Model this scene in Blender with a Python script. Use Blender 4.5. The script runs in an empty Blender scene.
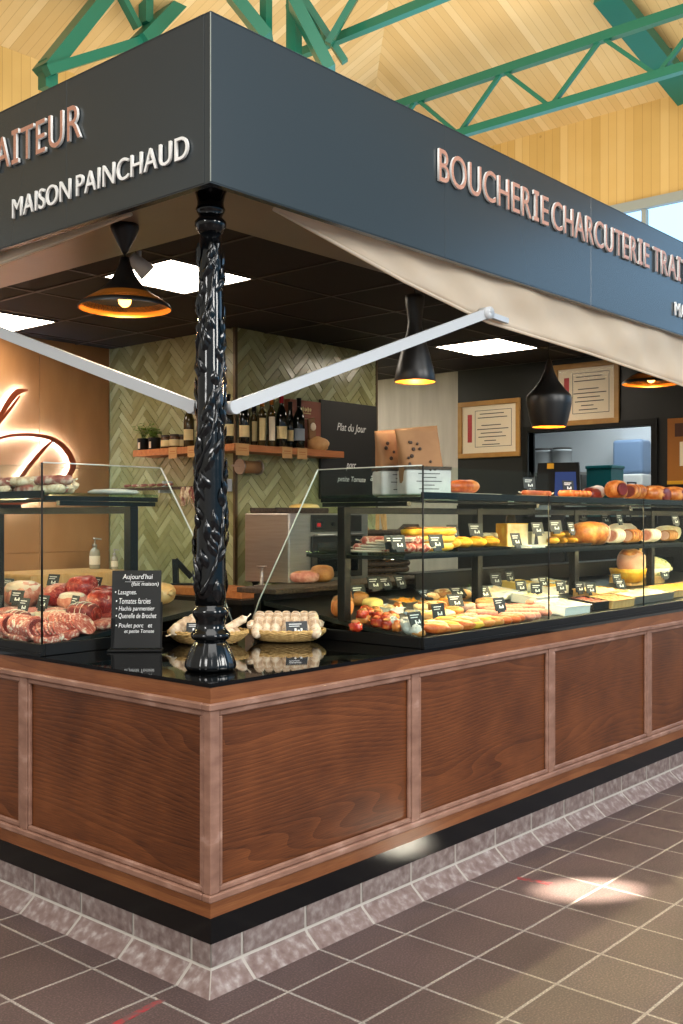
import bpy, bmesh, math, random
from mathutils import Vector, Matrix, noise
random.seed(7)
SC = bpy.context.scene
COL = SC.collection
PI = math.pi
R = math.radians

# ------------------------------------------------------------------ camera
FX = 1036.6
HORIZON = 519.0
FWD = Vector((.7528, .6583, 0)).normalized()
RGT = Vector((.6583, -.7528, 0)).normalized()
EYE = Vector((-2.1762, -2.4487, 1.483))
cd = bpy.data.cameras.new('camera')
cd.sensor_fit = 'VERTICAL'; cd.sensor_height = 36; cd.sensor_width = 24
cd.lens = FX/1024*36
cd.shift_y = (HORIZON-512)/1024
cam = bpy.data.objects.new('camera', cd); COL.objects.link(cam)
cam.location = EYE
cam.rotation_euler = (PI/2, 0, -math.atan2(FWD.x, FWD.y))
SC.camera = cam

def at(px, py, X=None, Y=None, Z=None, D=None):
    """survey helper: the point of the photograph on a given plane"""
    r = FWD + RGT*((px-341.5)/FX) + Vector((0, 0, -(py-HORIZON)/FX))
    if X is not None: t = (X-EYE.x)/r.x
    elif Y is not None: t = (Y-EYE.y)/r.y
    elif Z is not None: t = (Z-EYE.z)/r.z
    else: t = D
    return EYE + r*t

# ------------------------------------------------------------------ materials
def lin(h):
    h = h.lstrip('#')
    v = [int(h[i:i+2], 16)/255 for i in (0, 2, 4)]
    return tuple((c/12.92 if c <= .04045 else ((c+.055)/1.055)**2.4) for c in v)+(1,)

def translucent_cloth(m, share):
    nt = m.node_tree; b = nt.nodes['Principled BSDF']; o = nt.nodes['Material Output']
    t = nt.nodes.new('ShaderNodeBsdfTranslucent'); mx = nt.nodes.new('ShaderNodeMixShader'); mx.inputs[0].default_value = share
    for l in b.inputs['Base Color'].links: nt.links.new(l.from_socket, t.inputs[0])
    nt.links.new(b.outputs[0], mx.inputs[1]); nt.links.new(t.outputs[0], mx.inputs[2]); nt.links.new(mx.outputs[0], o.inputs[0])

def newmat(name):
    m = bpy.data.materials.new(name); m.use_nodes = True
    nt = m.node_tree
    b = nt.nodes['Principled BSDF']
    return m, nt, b

def N(nt, kind, **kw):
    n = nt.nodes.new(kind)
    for k, v in kw.items():
        if k.startswith('i_'):
            key = k[2:]
            n.inputs[int(key) if key.isdigit() else key].default_value = v
        else: setattr(n, k, v)
    return n

def flat(name, c, rough=.5, metal=0, spec=.5, coat=0):
    m, nt, b = newmat(name)
    b.inputs['Base Color'].default_value = lin(c)
    b.inputs['Roughness'].default_value = rough
    b.inputs['Metallic'].default_value = metal
    b.inputs['Specular IOR Level'].default_value = spec
    b.inputs['Coat Weight'].default_value = coat
    return m

def ramp(nt, stops):
    r = nt.nodes.new('ShaderNodeValToRGB')
    e = r.color_ramp.elements
    while len(e) < len(stops): e.new(.5)
    for i, (p, c) in enumerate(stops):
        e[i].position = p; e[i].color = lin(c)
    return r

def speck(name, stops, scale=8, rough=.5, detail=4, bump=.0, stretch=(1, 1, 1), dist=0, spec=.5, coords='Object', bscale=None, metal=0, coat=0):
    m, nt, b = newmat(name)
    tc = N(nt, 'ShaderNodeTexCoord'); mp = N(nt, 'ShaderNodeMapping')
    mp.inputs['Scale'].default_value = stretch
    nt.links.new(tc.outputs[coords], mp.inputs['Vector'])
    no = N(nt, 'ShaderNodeTexNoise'); no.inputs['Scale'].default_value = scale
    no.inputs['Detail'].default_value = detail; no.inputs['Distortion'].default_value = dist
    nt.links.new(mp.outputs[0], no.inputs['Vector'])
    r = ramp(nt, stops); nt.links.new(no.outputs[0], r.inputs[0])
    nt.links.new(r.outputs[0], b.inputs['Base Color'])
    b.inputs['Roughness'].default_value = rough; b.inputs['Specular IOR Level'].default_value = spec
    b.inputs['Metallic'].default_value = metal; b.inputs['Coat Weight'].default_value = coat
    if bump:
        bp = N(nt, 'ShaderNodeBump'); bp.inputs['Strength'].default_value = bump; bp.inputs['Distance'].default_value = .01
        src = no
        if bscale:
            src = N(nt, 'ShaderNodeTexNoise'); src.inputs['Scale'].default_value = bscale
            nt.links.new(mp.outputs[0], src.inputs['Vector'])
        nt.links.new(src.outputs[0], bp.inputs['Height']); nt.links.new(bp.outputs[0], b.inputs['Normal'])
    return m

def emit(name, c, s):
    m = bpy.data.materials.new(name); m.use_nodes = True
    nt = m.node_tree; nt.nodes.clear()
    e = N(nt, 'ShaderNodeEmission'); e.inputs[0].default_value = lin(c); e.inputs[1].default_value = s
    o = N(nt, 'ShaderNodeOutputMaterial'); nt.links.new(e.outputs[0], o.inputs[0])
    return m

def wood_front(name, axis, cols, grain=26, rough=.36):
    """stained ash: stretched cathedral figure plus fine straight pores running along one axis"""
    m, nt, b = newmat(name)
    tc = N(nt, 'ShaderNodeTexCoord'); mp = N(nt, 'ShaderNodeMapping')
    mp.inputs['Scale'].default_value = {'x': (.42, 1, 2.6), 'y': (1, .42, 2.6)}[axis]
    nt.links.new(tc.outputs['Object'], mp.inputs['Vector'])
    n1 = N(nt, 'ShaderNodeTexNoise'); n1.inputs['Scale'].default_value = 1.25; n1.inputs['Detail'].default_value = 1.2
    nt.links.new(mp.outputs[0], n1.inputs['Vector'])
    sp = N(nt, 'ShaderNodeSeparateXYZ'); nt.links.new(tc.outputs['Object'], sp.inputs[0])
    zz = N(nt, 'ShaderNodeMath', operation='MULTIPLY_ADD', i_1=float(grain)*2.0); nt.links.new(sp.outputs[2], zz.inputs[0])
    mu = N(nt, 'ShaderNodeMath', operation='MULTIPLY', i_1=float(grain)); nt.links.new(n1.outputs[0], mu.inputs[0]); nt.links.new(mu.outputs[0], zz.inputs[2])
    fr = N(nt, 'ShaderNodeMath', operation='FRACT'); nt.links.new(zz.outputs[0], fr.inputs[0])
    mp2 = N(nt, 'ShaderNodeMapping')
    mp2.inputs['Scale'].default_value = {'x': (5, 1, 170), 'y': (1, 5, 170)}[axis]
    nt.links.new(tc.outputs['Object'], mp2.inputs['Vector'])
    n2 = N(nt, 'ShaderNodeTexNoise'); n2.inputs['Scale'].default_value = 2.0; n2.inputs['Detail'].default_value = 4
    nt.links.new(mp2.outputs[0], n2.inputs['Vector'])
    n3 = N(nt, 'ShaderNodeTexNoise'); n3.inputs['Scale'].default_value = 3.5; n3.inputs['Detail'].default_value = 2
    nt.links.new(tc.outputs['Object'], n3.inputs['Vector'])
    a = N(nt, 'ShaderNodeMath', operation='MULTIPLY', i_1=.14); nt.links.new(fr.outputs[0], a.inputs[0])
    a2 = N(nt, 'ShaderNodeMath', operation='MULTIPLY_ADD', i_1=.46); nt.links.new(n2.outputs[0], a2.inputs[0]); nt.links.new(a.outputs[0], a2.inputs[2])
    a3 = N(nt, 'ShaderNodeMath', operation='MULTIPLY_ADD', i_1=.42); nt.links.new(n3.outputs[0], a3.inputs[0]); nt.links.new(a2.outputs[0], a3.inputs[2])
    r = ramp(nt, [(.30, cols[0]), (.50, cols[1]), (.74, cols[2])])
    nt.links.new(a3.outputs[0], r.inputs[0]); nt.links.new(r.outputs[0], b.inputs['Base Color'])
    b.inputs['Roughness'].default_value = rough; b.inputs['Specular IOR Level'].default_value = .4
    bp = N(nt, 'ShaderNodeBump'); bp.inputs['Strength'].default_value = .1; bp.inputs['Distance'].default_value = .0015
    nt.links.new(a2.outputs[0], bp.inputs['Height']); nt.links.new(bp.outputs[0], b.inputs['Normal'])
    return m

def boards(name, axis, pitch, cols, rough=.55):
    """tongue and groove pine boards counted along one axis"""
    m, nt, b = newmat(name)
    tc = N(nt, 'ShaderNodeTexCoord'); sp = N(nt, 'ShaderNodeSeparateXYZ')
    nt.links.new(tc.outputs['Object'], sp.inputs[0])
    d = N(nt, 'ShaderNodeMath', operation='DIVIDE', i_1=pitch); nt.links.new(sp.outputs['XYZ'.index(axis.upper())], d.inputs[0])
    fl = N(nt, 'ShaderNodeMath', operation='FLOOR'); nt.links.new(d.outputs[0], fl.inputs[0])
    fr = N(nt, 'ShaderNodeMath', operation='FRACT'); nt.links.new(d.outputs[0], fr.inputs[0])
    wn = N(nt, 'ShaderNodeTexWhiteNoise', noise_dimensions='1D'); nt.links.new(fl.outputs[0], wn.inputs['W'])
    no = N(nt, 'ShaderNodeTexNoise'); no.inputs['Scale'].default_value = 1.4; no.inputs['Detail'].default_value = 5
    nt.links.new(tc.outputs['Object'], no.inputs['Vector'])
    mix = N(nt, 'ShaderNodeMath', operation='MULTIPLY_ADD', i_1=.55); nt.links.new(wn.outputs[0], mix.inputs[0])
    h = N(nt, 'ShaderNodeMath', operation='MULTIPLY', i_1=.45); nt.links.new(no.outputs[0], h.inputs[0]); nt.links.new(h.outputs[0], mix.inputs[2])
    r = ramp(nt, [(.1, cols[0]), (.5, cols[1]), (.9, cols[2])]); nt.links.new(mix.outputs[0], r.inputs[0])
    vo = N(nt, 'ShaderNodeTexVoronoi'); vo.inputs['Scale'].default_value = 1.9
    nt.links.new(tc.outputs['Object'], vo.inputs['Vector'])
    kn = N(nt, 'ShaderNodeMath', operation='LESS_THAN', i_1=.035); nt.links.new(vo.outputs['Distance'], kn.inputs[0])
    gl = N(nt, 'ShaderNodeMath', operation='LESS_THAN', i_1=.07); nt.links.new(fr.outputs[0], gl.inputs[0])
    k2 = N(nt, 'ShaderNodeMath', operation='MULTIPLY', i_1=.6); nt.links.new(kn.outputs[0], k2.inputs[0])
    g2 = N(nt, 'ShaderNodeMath', operation='MULTIPLY', i_1=.55); nt.links.new(gl.outputs[0], g2.inputs[0])
    mx = N(nt, 'ShaderNodeMath', operation='MAXIMUM'); nt.links.new(k2.outputs[0], mx.inputs[0]); nt.links.new(g2.outputs[0], mx.inputs[1])
    mc = N(nt, 'ShaderNodeMixRGB'); mc.inputs[2].default_value = lin(cols[3])
    nt.links.new(mx.outputs[0], mc.inputs[0]); nt.links.new(r.outputs[0], mc.inputs[1])
    nt.links.new(mc.outputs[0], b.inputs['Base Color']); b.inputs['Roughness'].default_value = rough
    return m

def tile_material(name):
    """herringbone glaze: every tile its own tone"""
    m, nt, b = newmat(name)
    g = N(nt, 'ShaderNodeNewGeometry')
    tc = N(nt, 'ShaderNodeTexCoord')
    no = N(nt, 'ShaderNodeTexNoise'); no.inputs['Scale'].default_value = 9; no.inputs['Detail'].default_value = 3
    nt.links.new(tc.outputs['Object'], no.inputs['Vector'])
    a = N(nt, 'ShaderNodeMath', operation='MULTIPLY_ADD', i_1=.6); nt.links.new(g.outputs['Random Per Island'], a.inputs[0])
    h = N(nt, 'ShaderNodeMath', operation='MULTIPLY', i_1=.45); nt.links.new(no.outputs[0], h.inputs[0]); nt.links.new(h.outputs[0], a.inputs[2])
    r = ramp(nt, [(.1, '7f7d52'), (.45, '98976a'), (.8, 'b0b187')]); nt.links.new(a.outputs[0], r.inputs[0])
    nt.links.new(r.outputs[0], b.inputs['Base Color'])
    b.inputs['Roughness'].default_value = .22
    bp = N(nt, 'ShaderNodeBump'); bp.inputs['Strength'].default_value = .25; bp.inputs['Distance'].default_value = .006
    nt.links.new(no.outputs[0], bp.inputs['Height']); nt.links.new(bp.outputs[0], b.inputs['Normal'])
    return m

def floor_material():
    m, nt, b = newmat('quarry tile floor')
    tc = N(nt, 'ShaderNodeTexCoord'); mp = N(nt, 'ShaderNodeMapping')
    mp.inputs['Location'].default_value = (-.16+.302*40, -.118+.302*40, 0)
    nt.links.new(tc.outputs['Object'], mp.inputs['Vector'])
    br = N(nt, 'ShaderNodeTexBrick'); br.offset = 0; br.squash = 1
    br.inputs['Scale'].default_value = 1; br.inputs['Brick Width'].default_value = .302; br.inputs['Row Height'].default_value = .302
    br.inputs['Mortar Size'].default_value = .0055; br.inputs['Mortar Smooth'].default_value = .15; br.inputs['Bias'].default_value = -.2
    br.inputs['Color1'].default_value = lin('75605d'); br.inputs['Color2'].default_value = lin('665250'); br.inputs['Mortar'].default_value = lin('c2b9b0')
    nt.links.new(mp.outputs[0], br.inputs['Vector'])
    no = N(nt, 'ShaderNodeTexNoise'); no.inputs['Scale'].default_value = 150; no.inputs['Detail'].default_value = 3
    nt.links.new(tc.outputs['Object'], no.inputs['Vector'])
    r = ramp(nt, [(.34, '868686'), (.54, 'bcbcbc'), (.66, 'ffffff')]); nt.links.new(no.outputs[0], r.inputs[0])
    mu = N(nt, 'ShaderNodeMixRGB', blend_type='MULTIPLY'); mu.inputs[0].default_value = .8
    nt.links.new(br.outputs['Color'], mu.inputs[1]); nt.links.new(r.outputs[0], mu.inputs[2])
    n2 = N(nt, 'ShaderNodeTexNoise'); n2.inputs['Scale'].default_value = 2.2; n2.inputs['Detail'].default_value = 6
    nt.links.new(tc.outputs['Object'], n2.inputs['Vector'])
    r2 = ramp(nt, [(.35, 'd0d0d0'), (.6, 'ffffff')]); nt.links.new(n2.outputs[0], r2.inputs[0])
    m2 = N(nt, 'ShaderNodeMixRGB', blend_type='MULTIPLY'); m2.inputs[0].default_value = .7
    nt.links.new(mu.outputs[0], m2.inputs[1]); nt.links.new(r2.outputs[0], m2.inputs[2])
    nt.links.new(m2.outputs[0], b.inputs['Base Color'])
    b.inputs['Roughness'].default_value = .45
    bp = N(nt, 'ShaderNodeBump'); bp.inputs['Strength'].default_value = .4; bp.inputs['Distance'].default_value = .004; bp.invert = True
    nt.links.new(br.outputs['Fac'], bp.inputs['Height']); nt.links.new(bp.outputs[0], b.inputs['Normal'])
    return m

def glass(name, tint='f4fbf8', refl=1.0):
    m = bpy.data.materials.new(name); m.use_nodes = True
    nt = m.node_tree; nt.nodes.clear()
    t = N(nt, 'ShaderNodeBsdfTransparent'); t.inputs[0].default_value = lin(tint)
    g = N(nt, 'ShaderNodeBsdfGlossy'); g.inputs['Roughness'].default_value = .02
    f = N(nt, 'ShaderNodeLayerWeight'); f.inputs[0].default_value = .5
    pw = N(nt, 'ShaderNodeMath', operation='POWER', i_1=4.5); nt.links.new(f.outputs['Facing'], pw.inputs[0])
    mu = N(nt, 'ShaderNodeMath', operation='MULTIPLY_ADD', i_1=.14*refl, i_2=.008*refl); nt.links.new(pw.outputs[0], mu.inputs[0])
    mx = N(nt, 'ShaderNodeMixShader'); nt.links.new(mu.outputs[0], mx.inputs[0])
    nt.links.new(t.outputs[0], mx.inputs[1]); nt.links.new(g.outputs[0], mx.inputs[2])
    o = N(nt, 'ShaderNodeOutputMaterial'); nt.links.new(mx.outputs[0], o.inputs[0])
    return m

WC = ('381b0c', '60341a', '814a27')
M = dict(
    woodx=wood_front('ash front along x', 'x', WC), woody=wood_front('ash front along y', 'y', WC),
    bandx=wood_front('ash band along x', 'x', ('5f331b', '7d4a2a', '955f38'), 9), bandy=wood_front('ash band along y', 'y', ('5f331b', '7d4a2a', '955f38'), 9),
    mould=speck('worn painted moulding', [(.3, '785444'), (.6, '946d5b'), (.78, 'b39080')], 9, .5, 6, stretch=(1, 1, 2)),
    black=flat('black gloss', '0a0a0b', .12), blackm=flat('black matt metal', '0a0a0a', .42, 0, .3), slab=flat('polished black stone', '050505', .04),
    fascia=flat('anthracite laminate', '2f3538', .24, 0, .55),
    soffit=speck('soffit paint', [(.3, '7d6d5d'), (.7, '8c7c6b')], 2, .3),
    iron=speck('black enamelled cast iron', [(.3, '050607'), (.7, '0b0d10')], 20, .13, 2, .1),
    white=flat('white', 'e8e6e2', .4), whitem=flat('white lacquered aluminium', 'b4b7ba', .35), steelw=flat('letter side', 'd8d8d8', .3),
    copper=speck('brushed copper face', [(.3, 'b47e68'), (.7, 'cb9781')], 30, .4, stretch=(1, 1, 8), metal=.25),
    logo=flat('copper logo', '9a4a2c', .35, .3),
    canvas=speck('cream awning canvas', [(.3, 'efe0c9'), (.7, 'f6ead8')], 3, .8),
    ceil=speck('black ceiling board', [(.3, '17120f'), (.7, '211a16')], 60, .8), grid=flat('dark grid bar', '3b3028', .5),
    tile=tile_material('sage glazed tile'), grout=flat('tile grout', 'cfcca6', .8),
    brown=speck('tan stoneware wall', [(.3, '9c6c42'), (.55, 'ad7b4d'), (.8, 'b98a5b')], 5, .45, 6, stretch=(1, 1, .35)),
    grey=speck('pale plaster', [(.3, 'bdb6ab'), (.7, 'd2cbc1')], 4, .6, stretch=(1, 3, .4)),
    wallblack=flat('black wall paint', '121313', .5), wallwhite=flat('white wall', 'cfd3d6', .6),
    hallx=boards('pine boards counted in x', 'x', .115, ('b08c48', 'c29e5c', 'd0b074', '94703a')),
    hally=boards('pine boards counted in y', 'y', .115, ('b08c48', 'c29e5c', 'd0b074', '94703a')),
    ceilx=boards('pine ceiling boards counted in x', 'x', .105, ('c4a064', 'd2b178', 'e0c592', 'a5814a')),
    ceily=boards('pine ceiling boards counted in y', 'y', .105, ('c4a064', 'd2b178', 'e0c592', 'a5814a')),
    green=flat('green steel paint', '16604c', .35), gutter=flat('grey metal trim', '8c9088', .5),
    floor=floor_material(),
    cove=speck('limescaled quarry tile', [(.3, '6a5550'), (.5, '7d6a65'), (.62, '928480'), (.8, 'b3aba6')], 30, .6, 9, .15),
    covetop=speck('worn quarry tile', [(.3, '665450'), (.5, '7c6b66'), (.75, '9b908b')], 34, .6, 9, .15),
    mortar=flat('pale grout', 'aca49b', .8),
    red=speck('worn red floor paint', [(.42, '6a4a48'), (.6, '9c2f34')], 40, .6),
    glass=glass('case glass'), shelfglass=glass('shelf glass', 'dfeee6', .8), jarglass=glass('jar glass', 'e9dcc4'), bottleglass=flat('dark wine glass', '0c0f0a', .06), paleglass=flat('amber wine glass', '3a2c10', .08),
    gold=flat('pendant gold lining', 'd9832b', .3, .7), pend=flat('pendant black', '0d0c0b', .38),
    bulb=emit('bulb', 'ffb45e', 7), panel=emit('light panel', 'fff0da', 15), led=emit('led strip', 'ffd9a0', 170), halo=emit('logo halo', 'c0d9ff', 110),
    steel=speck('brushed steel', [(.3, 'a39d95'), (.7, 'aea8a0')], 4, .36, 3, stretch=(1, 1, 20), metal=.9), steeld=flat('dark steel', '343331', .35, .7),
    oak=speck('orange oak', [(.3, 'a8612f'), (.7, 'c27a42')], 6, .5, 5, stretch=(1, 6, 6)),
    block=speck('beech block', [(.3, 'c8975a'), (.7, 'dcb175')], 5, .5, 5, stretch=(6, 6, 1)),
    frame=speck('gilt oak frame', [(.3, 'a5763a'), (.7, 'bb8d4a')], 12, .45), paper=flat('paper', 'ecdcc2', .7), kraft=speck('kraft paper', [(.3, '835c38'), (.7, '9c7248')], 6, .75, bump=.2),
    tag=flat('craft price paper', 'c6975f', .7), slate=flat('slate card', '1c2024', .5), chalk=flat('chalk', 'f0f0ee', .8), ink=flat('ink', '3a3230', .7), ribbon=flat('red ribbon', 'b3262a', .5),
    boardblack=flat('chalkboard', '0b0b0a', .6),
    wicker=speck('pale wicker', [(.3, 'b58a4c'), (.7, 'dcb877')], 60, .7, 3, .5, stretch=(1, 1, 3)), wickerd=speck('dark wicker', [(.3, '2e2118'), (.7, '4c3826')], 60, .7, 3, .5),
    terra=flat('leaf green', '6c8f1f', .45), leafd=flat('leaf dark', '4c6b22', .5),
    cardred=flat('terracotta card', '8f4a30', .6), capsule=flat('red capsule', 'a01824', .3), label=flat('cream label', 'dcc48e', .6), labelg=flat('grey label', '8d98a5', .5),
    teal=flat('teal panel', '0e5a5c', .4), bluep=flat('blue translucent plastic', '7f97b8', .3), screen=emit('till screen', '3c4a78', .9), yellow=flat('yellow', 'e0a21c', .5), amber=flat('amber poster', 'a0621c', .6), posterd=flat('poster brown', '4a2412', .6),
    plastic=flat('grey plastic', '55524e', .5), displayred=emit('red digits', 'd01818', 1.4), soapb=flat('soap bottle', 'a59c86', .25), wine=flat('oven window', '121314', .08),
)
F = dict(
    beef=speck('red beef', [(.30, '7a1712'), (.5, 'a12a20'), (.62, 'b8493a'), (.72, 'e0b09c')], 48, .3, 6, .3, dist=1.2),
    darkbeef=speck('dark beef', [(.3, '521310'), (.55, '84261f'), (.75, 'a84a3c')], 44, .28, 5, .3),
    veal=speck('pink veal', [(.3, 'bd6552'), (.55, 'd28670'), (.76, 'ecc9b5')], 36, .35, 5, .3),
    pork=speck('pork with fat', [(.38, 'a84438'), (.52, 'c56a5a'), (.64, 'ecd0bf')], 42, .35, 6, .35, dist=1.5),
    fat=speck('pale fat', [(.3, 'e0c2a8'), (.7, 'f0dfcd')], 12, .4, 3, .2),
    chicken=speck('yellow poultry skin', [(.3, 'c98a4c'), (.55, 'dca66a'), (.8, 'ebc794')], 9, .35, 5, .4),
    dry=speck('dry sausage bloom', [(.3, 'a58468'), (.46, 'd3b998'), (.62, 'efdfc4')], 34, .7, 6, .4),
    dryred=speck('dry sausage red', [(.3, '7a3c34'), (.5, '9d5d50'), (.66, 'd3b8a6')], 26, .6, 6, .4),
    choriz=speck('paprika sausage', [(.3, '9a3712'), (.55, 'c25a22'), (.75, 'df8a48')], 24, .3, 4, .3),
    pinks=speck('pink sausage', [(.3, 'b3604e'), (.55, 'cf8672'), (.75, 'e8b8a2')], 30, .3, 4, .2),
    salmon=speck('orange fillet', [(.3, 'c85a22'), (.55, 'e08440'), (.78, 'f3bd88')], 12, .35, 4, .3, stretch=(1, 4, 1)),
    yellow=speck('golden crust', [(.3, 'c97a14'), (.5, 'e3a325'), (.72, 'f4cc55')], 16, .45, 5, .4),
    crust=speck('baked crust', [(.3, '8c5424'), (.6, 'b97a3c'), (.8, 'd6a264')], 12, .5, 5, .4),
    ham=speck('roasted ham rind', [(.3, '7c3812'), (.5, 'b8682a'), (.7, 'dc9c52')], 24, .35, 5, .3),
    hamcut=speck('cured ham cut', [(.3, '4c120e'), (.6, '7d2a20'), (.8, 'a85a48')], 8, .3, 4),
    cooked=speck('cooked ham', [(.35, 'd09482'), (.6, 'e6b9a4'), (.8, 'f3d9c8')], 8, .4, 4, .15),
    bread=speck('bread', [(.3, 'b5824a'), (.6, 'cfa066'), (.8, 'e4c692')], 10, .6, 4, .4),
    cheese=speck('cheese', [(.3, 'e0b75a'), (.7, 'efd080')], 5, .4), cream=speck('creamy gratin', [(.3, 'd9b27a'), (.5, 'ead0a2'), (.75, 'f6ead2')], 14, .4, 5, .3),
    tomato=speck('red pepper', [(.3, '9c1c10'), (.55, 'bb3a1c'), (.72, 'd97a3c')], 40, .2), carrot=speck('grated carrot', [(.3, 'd07a10'), (.55, 'eb9c22'), (.75, 'f6bc4c')], 40, .45, 4, .8),
    salad=speck('salad', [(.35, 'd8bf84'), (.5, 'efe2bc'), (.64, '8b9440')], 26, .5, 4, .6), paperw=speck('crumpled white paper', [(.3, 'b5b0b0'), (.7, 'd6d1cb')], 12, .7, bump=.3),
    bluew=flat('pale blue film', '9fb9dc', .25), string=flat('string', 'e6dac4', .8),
)

translucent_cloth(M['canvas'], .45)
# ------------------------------------------------------------------ mesh builder
class MB:
    def __init__(s): s.b = bmesh.new(); s.mi = 0
    def _tag(s, faces):
        for f in faces: f.material_index = s.mi
    def box(s, x0, x1, y0, y1, z0, z1, bev=0, seg=2):
        g = bmesh.ops.create_cube(s.b, size=1)
        vs = g['verts']
        for v in vs: v.co = Vector((x0+(v.co.x+.5)*(x1-x0), y0+(v.co.y+.5)*(y1-y0), z0+(v.co.z+.5)*(z1-z0)))
        fs = {f for v in vs for f in v.link_faces}
        s._tag(fs)
        if bev:
            es = {e for f in fs for e in f.edges}
            r = bmesh.ops.bevel(s.b, geom=list(es), offset=bev, segments=seg, affect='EDGES', profile=.5)
            s._tag(r['faces'])
            vs = list({v for f in r['faces'] for v in f.verts}) or vs
        return vs
    def beam(s, p, q, w, h, up=(0, 0, 1)):
        p, q = Vector(p), Vector(q); d = (q-p); L = d.length; d.normalize()
        x = d.cross(Vector(up));
        if x.length < 1e-4: x = d.cross(Vector((1, 0, 0)))
        x.normalize(); y = x.cross(d)
        vs = []
        for t in (p, q):
            for a, c in ((-1, -1), (1, -1), (1, 1), (-1, 1)):
                vs.append(s.b.verts.new(t+x*(a*w/2)+y*(c*h/2)))
        for f in ((0, 1, 2, 3), (7, 6, 5, 4), (0, 4, 5, 1), (1, 5, 6, 2), (2, 6, 7, 3), (3, 7, 4, 0)):
            fc = s.b.faces.new([vs[i] for i in f]); fc.material_index = s.mi
    def tube(s, pts, rad, n=10, cap=True, squash=1.0):
        pts = [Vector(p) for p in pts]
        if not hasattr(rad, '__len__'): rad = [rad]*len(pts)
        rings = []; prev = None
        for i, p in enumerate(pts):
            d = (pts[min(i+1, len(pts)-1)]-pts[max(i-1, 0)])
            if d.length < 1e-9: d = Vector((0, 0, 1))
            d.normalize()
            if prev is None:
                u = d.cross(Vector((0, 0, 1)))
                if u.length < .05: u = d.cross(Vector((1, 0, 0)))
            else: u = prev-d*prev.dot(d)
            u.normalize(); prev = u; v = d.cross(u)
            rings.append([s.b.verts.new(p+(u*math.cos(2*PI*k/n)+v*math.sin(2*PI*k/n)*squash)*rad[i]) for k in range(n)])
        for a, c in zip(rings, rings[1:]):
            for k in range(n):
                f = s.b.faces.new((a[k], a[(k+1) % n], c[(k+1) % n], c[k])); f.smooth = True; f.material_index = s.mi
        if cap:
            for rg in (rings[0][::-1], rings[-1]):
                f = s.b.faces.new(rg); f.material_index = s.mi
    def lathe(s, prof, c=(0, 0, 0), n=24, cap0=True, cap1=True, flute=None):
        c = Vector(c); rings = []
        for r, z in prof:
            ring = []
            for k in range(n):
                a = 2*PI*k/n; rr = max(r, 1e-4)
                if flute: rr *= flute(a, z)
                ring.append(s.b.verts.new(c+Vector((rr*math.cos(a), rr*math.sin(a), z))))
            rings.append(ring)
        for a, b2 in zip(rings, rings[1:]):
            for k in range(n):
                f = s.b.faces.new((a[k], a[(k+1) % n], b2[(k+1) % n], b2[k])); f.smooth = True; f.material_index = s.mi
        if cap0: s.b.faces.new(rings[0][::-1]).material_index = s.mi
        if cap1: s.b.faces.new(rings[-1]).material_index = s.mi
    def quad(s, *p):
        f = s.b.faces.new([s.b.verts.new(Vector(q)) for q in p]); f.material_index = s.mi; return f
    def prism(s, poly, d):
        """closed polygon (3d points) pushed along d"""
        d = Vector(d); a = [s.b.verts.new(Vector(p)) for p in poly]; b2 = [s.b.verts.new(Vector(p)+d) for p in poly]
        n = len(poly)
        fs = [s.b.faces.new(a[::-1]), s.b.faces.new(b2)]
        for k in range(n): fs.append(s.b.faces.new((a[k], a[(k+1) % n], b2[(k+1) % n], b2[k])))
        s._tag(fs)
    def blob(s, size, c=(0, 0, 0), amp=.12, freq=1.6, seed=0, sub=3, flatbase=.0, power=1.0):
        g = bmesh.ops.create_icosphere(s.b, subdivisions=sub, radius=1)
        off = Vector((seed*3.7, seed*1.3, seed*7.1))
        for v in g['verts']:
            n = v.co.normalized()
            if power != 1:
                n = Vector([math.copysign(abs(t)**power, t) for t in n])
            k = 1+amp*noise.noise(n*freq+off)+amp*.4*noise.noise(n*freq*2.7+off)
            p = n*k
            z = p.z
            if flatbase and z < -flatbase: z = -flatbase
            v.co = Vector((c[0]+p.x*size[0], c[1]+p.y*size[1], c[2]+z*size[2]))
        for f in {f for v in g['verts'] for f in v.link_faces}: f.smooth = True; f.material_index = s.mi
        return g['verts']
    def move(s, mat):
        bmesh.ops.transform(s.b, matrix=mat, verts=s.b.verts)
        return s
    def build(s, name, mats, parent=None, loc=None, rz=None):
        me = bpy.data.meshes.new(name)
        bmesh.ops.recalc_face_normals(s.b, faces=s.b.faces)
        s.b.to_mesh(me); s.b.free()
        for m in (mats if isinstance(mats, (list, tuple)) else [mats]): me.materials.append(m)
        o = bpy.data.objects.new(name, me); COL.objects.link(o)
        if parent: o.parent = parent
        if loc is not None: o.location = loc
        if rz is not None: o.rotation_euler = (0, 0, rz)
        return o

def thing(name, label, cat, loc=(0, 0, 0), rz=0, group=None, tilt=None):
    o = bpy.data.objects.new(name, None); COL.objects.link(o); o.empty_display_size = .05
    o.location = loc; o.rotation_euler = tilt or (0, 0, rz)
    return tag(o, label, cat, group)
def tag(o, label, cat, group=None):
    o['label'] = label; o['category'] = cat
    if group: o['group'] = group
    return o
def struct(o): o['kind'] = 'structure'; return o
def copy_tree(o, loc, rz=None, label=None, group=None):
    kids = {}
    for c in bpy.data.objects:
        if c.parent: kids.setdefault(c.parent, []).append(c)
    def rec(src, par):
        c = src.copy(); COL.objects.link(c)
        if par: c.parent = par
        for ch in kids.get(src, []): rec(ch, c)
        return c
    r = rec(o, None); r.location = loc
    if rz is not None: r.rotation_euler = (0, 0, rz)
    if label: r['label'] = label
    if group: r['group'] = group
    return r

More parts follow.
